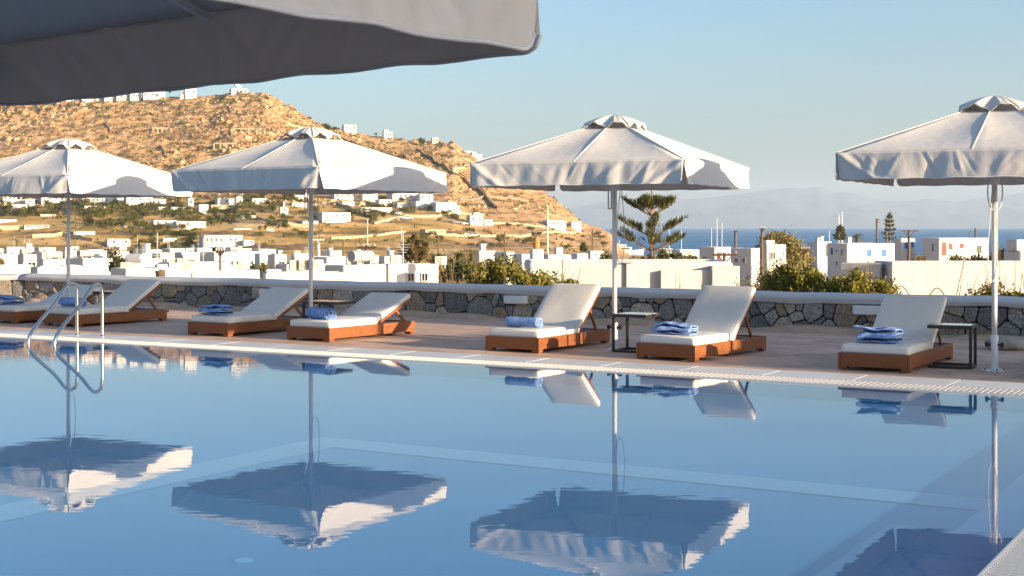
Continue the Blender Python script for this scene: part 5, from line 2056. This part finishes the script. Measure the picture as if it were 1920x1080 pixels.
bush(1868, 1990, 447, 495, 140, 'brown scrub bank at the right edge behind the umbrella pole', mat='leaf_dry', n=5200, leaf=.34, seed=16, depth=3, stems=10, stem_h=.8)
bush(1880, 1960, 470, 500, 110, 'dark scrub at the right edge above the white building', mat='leaf_olive', n=2400, leaf=.28, seed=17, depth=2)
bush(1610, 1650, 484, 500, 110, 'small green shrub under the blue shuttered windows', mat='leaf_olive', n=1400, leaf=.22, seed=18)
bush(800, 900, 470, 505, 90, 'dark hedge under the palms', mat='leaf_dark', n=2600, leaf=.2, seed=19)
bush(1170, 1245, 470, 500, 95, 'dense lower greenery left under the tall pine', mat='leaf_pine', n=4200, leaf=.22, seed=20, blobs=[.8, 1])
bush(1238, 1318, 464, 500, 92, 'dense lower greenery right under the tall pine', mat='leaf_pine', n=4200, leaf=.22, seed=21, blobs=[1, .8])
bush(1128, 1160, 466, 498, 90, 'dark conifer tips left of the middle umbrella pole', mat='leaf_pine', n=1500, leaf=.2, seed=22)
bush(206, 232, 472, 498, 100, 'dark tree clump among the white roofs at left', mat='leaf_dark', n=1600, leaf=.2, seed=23)
bush(496, 520, 490, 508, 80, 'small green bush among the roofs left of the second umbrella pole', mat='leaf_olive', n=900, leaf=.16, seed=24)
for (x, lab) in ((1276, 'tiny sprig of bright leaves on the wall between two loungers'), (1311, 'withered orange sprig on the wall beside the steep grey lounger')):
    bush(x - 9, x + 9, 526 if x < 1300 else 531, 543, 27.5, lab, mat='leaf_hedge' if x < 1300 else 'leaf_dry', n=60, leaf=.07, seed=x, stems=9, stem_h=1.05, depth=.15)
tw = thing('bare_twigs', 'bare arching twigs rising over the wall left of the right lounger back', 'plant', at(1700, 553, 24.6))
mb = MB()
for (xa, xb, yp) in ((1672, 1706, 536), (1742, 1772, 540), (1620, 1655, 548)):
    a, b_ = at(xa, 556, 24.6), at(xb, 556, 24.6)
    pts = []
    for i in range(9):
        q = i / 8
        p = a.lerp(b_, q)
        p.z += (556 - yp) * 24.6 / F * math.sin(math.pi * q)
        pts.append(p - tw.location)
    mb.tube(pts, .010, 5)
mb.build('stem', MT['dry_twig'], tw)


for i, (x0, x1, yt, Y, mt, lab) in enumerate(((330, 356, 478, 150, 'leaf_olive', 'round bush between the long white block and the two-windowed house'), (150, 176, 476, 170, 'leaf_dark', 'dark bush behind the roller shutter house'),
        (268, 296, 478, 175, 'leaf_olive', 'olive bush above the barrel roofed house'), (470, 500, 484, 115, 'leaf_olive', 'green bush at the right end of the long white block'), (640, 668, 486, 110, 'leaf_dark', 'dark bush left of the small tower house'),
        (690, 716, 484, 120, 'leaf_olive', 'green bush right of the small tower house'), (96, 118, 474, 175, 'leaf_olive', 'bush among the roofs left of the first umbrella pole'), (398, 420, 460, 300, 'leaf_dark', 'dark bush under the pergola hotel'),
        (232, 252, 462, 290, 'leaf_olive', 'bush at the foot of the slope above the white town'), (545, 575, 466, 260, 'leaf_dark', 'dark bush beside the back row houses'), (745, 775, 486, 110, 'leaf_dark', 'dark bush beneath the bare grey pine'),
        (1134, 1160, 478, 130, 'leaf_olive', 'low bush left of the tall pine base'), (1000, 1018, 472, 150, 'leaf_olive', 'bush behind the clay pot pillar'))):
    bush(x0, x1, yt, 505, Y, lab, mat=mt, n=1500, leaf=.0019 * Y, seed=300 + i, stems=4, stem_h=.8, depth=1.2)


def big_tree(x0, x1, yt, Y, label, mat, n, leaf, seed=0, name='tree', crown_low=.35):
    W = (x1 - x0) * Y / F
    X = ((x0 + x1) / 2 - 960) * Y / F
    zt = EYE - (yt - HZ) * Y / F
    zb = ground(X, Y) - .2
    Hh = zt - zb
    t = thing(name, label, 'tree', (X, Y, zb))
    rr = random.Random(seed)
    tr = MB()
    tr.tube([(0, 0, 0), (.1, 0, Hh * .3), (0, .1, Hh * .6)], [W * .035, W * .026, W * .012], 9)
    for i in range(7):
        a = i * .9 + rr.uniform(-.3, .3)
        tr.tube([(0, 0, Hh * (.25 + .04 * i)), (math.cos(a) * W * .2, math.sin(a) * W * .2, Hh * (.5 + .03 * i)), (math.cos(a) * W * .36, math.sin(a) * W * .3, Hh * rr.uniform(.62, .85))], [W * .018, W * .012, W * .004], 6)
    tr.build('trunk', MT['bark'], t)
    bl = []
    for i in range(9):
        a = rr.uniform(0, 6.28)
        q = rr.uniform(.08, .36)
        z = Hh * (.84 - 1.0 * max(q - .12, 0)) * rr.uniform(.86, 1.0)
        bl.append(((math.cos(a) * W * q, math.sin(a) * W * q, z), (W * .22, W * .22, Hh * .16), n // 9, 18))
    link('crown', leaf_mesh('crown', MT[mat], bl, leaf, seed=seed, clump=.34), t)
    return t


big_tree(1406, 1516, 436, 150, 'big rounded grey-green tree in front of the sea at right', 'leaf_tan', 15000, .30, 3, crown_low=.2)


def araucaria(x, yt, Y, label, tiers, mat='leaf_pine', dens=1.0, needle=.42, seed=0, hb=None, r=.13, top=True):
    """pine with flat whorls: tiers = (row of the joint, reach in px, rise in px, branches)"""
    X = (x - 960) * Y / F
    s = Y / F
    zb = ground(X, Y) - .2
    t = thing('norfolk_pine', label, 'tree', (X, Y, zb))
    rr = random.Random(seed)
    g = np.random.default_rng(seed)
    zt = EYE - (yt - HZ) * s
    Hh = zt - zb
    MB().tube([(0, 0, 0), (.03, 0, Hh * .5), (0, 0, Hh)], [r * 1.3, r, r * .3], 9).build('trunk', MT['pine_bark'], t, smooth=True)
    V = []
    for ti, (yj, reach, rise, nb) in enumerate(tiers):
        zj = EYE - (yj - HZ) * s - zb
        limb = MB()
        off = rr.uniform(0, 1)
        for i in range(nb):
            a = (i + off) * 2 * math.pi / nb + rr.uniform(-.12, .12)
            L = reach * s * rr.uniform(.62, 1.1)
            rs = rise * s * rr.uniform(.85, 1.1)
            d_ = Vector((math.cos(a), math.sin(a), 0))
            P = []
            for k in range(9):
                q = k / 8
                P.append(d_ * L * q + Vector((0, 0, zj + rs * (q ** 1.25) * L / (reach * s))))
            limb.tube(P, [r * .42 * (1 - .8 * k / 8) for k in range(9)], 5)
            # brushes of upright sprays on the outer part
            m = int(34 * dens)
            side = Vector((-d_.y, d_.x, 0))
            for _ in range(m):
                q = rr.uniform(.50, 1.03)
                k = min(int(q * 8), 7)
                b0 = P[k].lerp(P[k + 1], q * 8 - k)
                sw = rr.gauss(0, 1) * reach * s * .10 * (1.25 - q)
                b0 = b0 + side * sw
                for _ in range(5):
                    ln = needle * rr.uniform(.6, 1.2) * (1.15 - .5 * q)
                    dr_ = (Vector((rr.gauss(0, .34), rr.gauss(0, .34), 1)) + d_ * .45 + side * sw * .8).normalized()
                    w_ = Vector((rr.gauss(0, 1), rr.gauss(0, 1), .2)).normalized() * ln * .085
                    b1 = b0 + Vector((rr.gauss(0, .05), rr.gauss(0, .05), rr.gauss(0, .03))) * (needle / .4)
                    V += [b1 - w_, b1 + w_, b1 + dr_ * ln + w_ * .3, b1 + dr_ * ln - w_ * .3]
        limb.build('branch_whorl', MT['pine_bark'], t)
    if top:
        for _ in range(int(500 * dens)):
            z = Hh - rr.uniform(.01, .28) * (Hh * .28)
            a = rr.uniform(0, 6.28)
            q = (Hh - z) * .8 * rr.random() ** .5 + .02
            b1 = Vector((math.cos(a) * q, math.sin(a) * q, z))
            dr_ = (Vector((math.cos(a) * .6, math.sin(a) * .6, 1))).normalized()
            ln = needle * rr.uniform(.5, 1)
            w_ = Vector((-math.sin(a), math.cos(a), 0)) * ln * .085
            V += [b1 - w_, b1 + w_, b1 + dr_ * ln + w_ * .3, b1 + dr_ * ln - w_ * .3]
    V = np.array([tuple(v_) for v_ in V])
    link('crown', raw_mesh('crown', V, np.arange(len(V)).reshape(-1, 4), MT[mat]), t)
    return t


araucaria(1222, 352, 110, 'tall pine with three flat whorls of branches rising beside the middle umbrella pole',
          [(470, 76, 36, 6), (443, 68, 36, 6), (404, 54, 32, 7), (392, 34, 18, 6), (382, 18, 8, 5)], dens=1.0, needle=.60, seed=4, r=.17, top=False)
araucaria(1576, 424, 260, 'small dark pine with flat tiers in front of the two radio masts', [(450, 14, 3, 7), (445, 13, 3, 7), (440, 12, 3, 6), (435, 9, 3, 6), (430, 6, 2, 5)], dens=.6, needle=.55, seed=6, r=.2)
araucaria(1668, 401, 240, 'sparse tall pine against the sea, right of the two thin poles', [(450, 14, 4, 6), (442, 13, 4, 6), (434, 12, 4, 6), (426, 10, 4, 6), (418, 8, 3, 5), (410, 5, 2, 5)], dens=.28, needle=.55, seed=7, r=.16)
araucaria(779, 446, 120, 'bare grey feathery pine left of the palms', [(496, 30, 22, 7), (486, 28, 22, 7), (474, 24, 18, 7), (464, 16, 12, 6)], mat='leaf_dry', dens=1.3, needle=.5, seed=8, r=.12)
araucaria(1094, 458, 200, 'small young pine left of the middle umbrella pole', [(472, 8, 4, 5), (467, 6, 4, 5)], dens=.6, needle=.5, seed=9, r=.1)


def palm_mesh(h, fl, n=30, seed=0):
    rr = random.Random(seed)
    V = []
    for i in range(n):
        a = rr.uniform(0, 6.28)
        el = rr.uniform(-.35, 1.25)
        d_ = Vector((math.cos(a), math.sin(a), 0))
        P = []
        for k in range(9):
            q = k / 8
            P.append(Vector((0, 0, h)) + d_ * fl * q * math.cos(el * .7) + Vector((0, 0, fl * (math.sin(el) * q - .75 * q * q))))
        sd = Vector((-d_.y, d_.x, 0))
        for k in range(1, 9):
            for sg in (-1, 1):
                for f in (0, .5):
                    b0 = P[k - 1].lerp(P[k], f)
                    tip = b0 + sd * sg * fl * .20 * (1.1 - k / 11) + (P[k] - P[k - 1]) * .9 + Vector((0, 0, -.05 * fl))
                    w_ = (P[k] - P[k - 1]) * .22
                    V += [b0 - w_ * .5, b0 + w_ * .5, tip + w_ * .1, tip - w_ * .1]
    V = np.array([tuple(v_) for v_ in V])
    return raw_mesh('fronds', V, np.arange(len(V)).reshape(-1, 4), MT['leaf_olive'])


def palm(x, yc, Y, fl_px, label, seed=0, p=None, group=None):
    s = Y / F
    X = (x - 960) * s
    zb = ground(X, Y) - .2 if p is None else p.z
    zc = EYE - (yc - HZ) * s
    t = thing('palm_tree', label, 'palm tree', (X, Y, zb), 0, group)
    h = max(zc - zb, .8)
    MB().tube([(0, 0, 0), (.1, 0, h * .5), (0, 0, h)], [.24, .19, .22], 8).build('trunk', MT['bark'], t)
    link('fronds', palm_mesh(h, fl_px * s, seed=seed), t)
    return t


palm(860, 478, 105, 36, 'broad palm with drooping grey-green fronds right of the bare pine', 1)
palm(816, 482, 100, 24, 'smaller palm beside the bare grey pine', 2)
palm(885, 474, 120, 22, 'third palm at the right of the palm group', 3)
palm(1606, 443, 230, 20, 'fan of palm fronds behind the blue windowed house', 4)
palm(1, 488, 90, 20, 'palm with yellow-green fronds at the far left edge', 5)
palm(300, 507, 60, 10, 'green spiky plant with red flowers above the wall at left', 6)
palm(32, 452, 330, 9, 'small palm on the slope at the far left', 7)
for i, (x, y, lab) in enumerate(((313, 383, 'palm left of the small gabled chapel'), (401, 384, 'palm right of the square tower house'), (338, 404, 'palm on the terrace below the chapel'), (205, 412, 'palm among bushes below the hotel'),
                                 (243, 416, 'palm in the garden below the large hotel'), (312, 398, 'palm at the end of the hotel garden'), (470, 392, 'palm just right of the windmill'), (410, 404, 'palm below the arched stone building'))):
    p = hit(x, y + 6)
    palm(x, y, p.y, 11, lab, 20 + i, p)

# ---- trees and bushes of the hillside gardens: a few shapes, each plant its own object
protos = []
for k in range(5):
    bl = []
    rr = random.Random(k + 40)
    for i in range(4):
        bl.append(((rr.uniform(-.5, .5), rr.uniform(-.5, .5), rr.uniform(.35, .75)), (.42, .42, .34), 150, 8))
    protos.append((leaf_mesh('crown', MT['leaf_olive' if k < 3 else 'leaf_dark'], bl, .17, seed=k + 70, clump=.4),))
tkm = MB().tube([(0, 0, -.6), (0.02, 0, .2), (0, 0, .6)], [.07, .05, .02], 6).mesh('trunk', MT['bark'])
REG = [(0, 62, 384, 418, 22, 'at the far left of the slope'), (85, 200, 380, 412, 26, 'around the first umbrella pole below the hotel'), (150, 262, 392, 420, 26, 'in the gardens under the large hotel'), (210, 300, 386, 402, 18, 'on the bank right under the hotel block'), (262, 345, 384, 412, 26, 'between the hotel and the small gabled chapel'), (330, 480, 396, 426, 44, 'in the dark grove below the windmill'), (455, 520, 366, 404, 16, 'right of the windmill'), (165, 275, 418, 438, 26, 'in the dry fields left of the two-part house'), (275, 380, 430, 446, 18, 'under the two-part house'), (245, 372, 440, 466, 30, 'in the thicket left of the pergola hotel'), (480, 590, 366, 400, 18, 'under the second canopy around its pole'), (500, 600, 402, 434, 16, 'in the fields behind the second umbrella pole'), (640, 720, 404, 426, 18, 'right of the large two-storey house'), (690, 760, 372, 398, 12, 'above the house with the arched cellar'), (640, 700, 366, 384, 8, 'beside the steep lane'), (730, 800, 396, 412, 10, 'along the winding road'), (780, 880, 396, 418, 16, 'below the stepped white cubes'), (480, 580, 436, 452, 14, 'at the foot of the slope behind the second umbrella pole'), (780, 1000, 444, 462, 34, 'in the dark gully along the shore road'), (990, 1140, 440, 470, 16, 'on the bluff of the headland'), (60, 130, 400, 420, 12, 'around the cottage at left'), (0, 120, 362, 372, 10, 'just below the first canopy'), (300, 460, 366, 380, 14, 'just below the gap between the two left canopies'), (880, 1080, 424, 432, 10, 'on the bare plateau of the headland')]
rr = random.Random(77)
nb = 0
for (x0, x1, y0, y1, n, where) in REG:
    for i in range(n):
        x, y = rr.uniform(x0, x1), rr.uniform(y0, y1)
        p = hit(x, y)
        sz = rr.uniform(4, 10) * rr.choice((.8, 1, 1.2, 1.4)) * p.y / F
        t = thing('garden_bush', 'round dark green bush ' + where, 'bush', (p.x, p.y, p.z - .1), rr.uniform(0, 6.28), 'dark bushes ' + where)
        t.scale = (sz * rr.uniform(.9, 1.5), sz, sz * rr.uniform(.8, 1.25))
        link('crown', protos[rr.randrange(5)][0], t)
        link('trunk', tkm, t)
        nb += 1
        if nb >= 296:
            break
    if nb >= 296:
        break
no = 0
for (x0, x1, y0, y1, n, where) in REG:
    for i in range(int(n * .6)):
        x, y = rr.uniform(x0, x1), rr.uniform(y0, y1)
        p = hit(x, y)
        sz = rr.uniform(7, 13) * p.y / F
        t = thing('olive_tree', 'light green spreading olive tree ' + where, 'tree', (p.x, p.y, p.z - .1), rr.uniform(0, 6.28), 'olive trees ' + where)
        t.scale = (sz * rr.uniform(1.0, 1.5), sz, sz * rr.uniform(.7, .95))
        link('crown', protos[rr.randrange(3)][0], t)
        link('trunk', tkm, t)
        no += 1
for (x, y, w, lab) in ((545, 204, 26, 'dark round tree beside the flat villa below the summit'), (500, 182, 12, 'small dark tree on the summit shoulder'), (516, 192, 14, 'small tree left of the flat villa'), (580, 220, 12, 'small tree on the ridge left of the second umbrella top'),
                       (612, 235, 24, 'dark bushes on the ridge right of the second umbrella top'), (628, 240, 20, 'scrubby tree beside the ridge house'), (706, 250, 9, 'tiny palm-like tree on the ridge line'), (318, 171, 10, 'round bush beside the red roofed chapel'),
                       (790, 262, 26, 'dark shrubs on the rocky end of the ridge'), (858, 282, 12, 'bush above the ridge end houses'), (826, 268, 14, 'bush right of the small ridge house'), (690, 258, 26, 'low green hedge along the ridge')):
    Y = 788.0
    sz = w / 2 * Y / F
    t = thing('ridge_tree', lab, 'tree', ((x - 960) * Y / F, Y, EYE - (y + w * .35 - HZ) * Y / F), rr.uniform(0, 6), 'trees along the ridge line')
    t.scale = (sz * 1.25, sz, sz * .95)
    link('crown', protos[3 + rr.randrange(2)][0], t)
    link('trunk', tkm, t)

# ---- scrub and loose rock of the slope: nobody could count it
N = 9000
a = rng.uniform(-60, 1130, N)
Yv = rng.uniform(430, 796, N)
X = (a - 960) / F * Yv
Z = zdetail(X, Yv)
zb_ = zbase(X, Yv)
keep = ((zb_ > 8) | (rng.random(N) < .12)) & (zb_ > -8)
dens = fbm(X / 50, Yv / 50, 3, 51)
keep &= (dens > .44) | (rng.random(N) < .3)
X, Yv, Z = X[keep], Yv[keep], Z[keep]
n = len(X)
s = rng.uniform(.35, 1.0, n) * np.where(rng.random(n) < .12, 1.7, 1.0)
k = 9
P = np.repeat(np.stack([X, Yv, Z], -1), k, 0) + rng.normal(size=(n * k, 3)) * np.repeat(s, k)[:, None] * np.array([.62, .5, .30]) + np.repeat(s, k)[:, None] * np.array([0, 0, .25])
ax = rng.normal(size=(n * k, 3))
ax /= np.linalg.norm(ax, axis=1)[:, None]
bx = np.cross(ax, rng.normal(size=(n * k, 3)))
bx /= np.linalg.norm(bx, axis=1)[:, None]
L = np.repeat(s, k)[:, None] * .55
V = np.stack([P - ax * L, P + bx * L * .6, P + ax * L, P - bx * L * .6], 1).reshape(-1, 3)
tag(link('hillside_scrub', raw_mesh('hillside_scrub', V, np.arange(len(V)).reshape(-1, 4), MT['leaf_olive'])), 'low dry scrub spread over the rocky hillside', kind='stuff')

N = 9000
a = rng.uniform(-80, 1110, N)
Yv = rng.uniform(500, 798, N)
X = (a - 960) / F * Yv
zb_ = zbase(X, Yv)
roughn = fbm(X / 45, Yv / 45, 3, 31)
keep = (zb_ > 10) & ((roughn > .47) | (rng.random(N) < .22) | ((np.abs(a - 510) < 60) & (Yv > 735)))
X, Yv = X[keep], Yv[keep]
Z = zdetail(X, Yv)
n = len(X)
bm = bmesh.new()
bmesh.ops.create_icosphere(bm, subdivisions=1, radius=1)
iv = np.array([v_.co[:] for v_ in bm.verts])
iF = np.array([[v_.index for v_ in f_.verts] for f_ in bm.faces])
bm.free()
sc_ = rng.gamma(2.0, .20, n)[:, None] * rng.uniform(.6, 1.5, (n, 3)) * np.array([1, 1, .85])
V = iv[None] * sc_[:, None, :] * rng.uniform(.72, 1.25, (n, len(iv), 1)) + np.stack([X, Yv, Z + .1], -1)[:, None, :]
Fc = (iF[None] + (np.arange(n) * len(iv))[:, None, None]).reshape(-1, 3)
tag(link('loose_rocks', raw_mesh('loose_rocks', V.reshape(-1, 3), Fc, MT['rock'])), 'weathered granite boulders strewn over the hillside', kind='stuff')
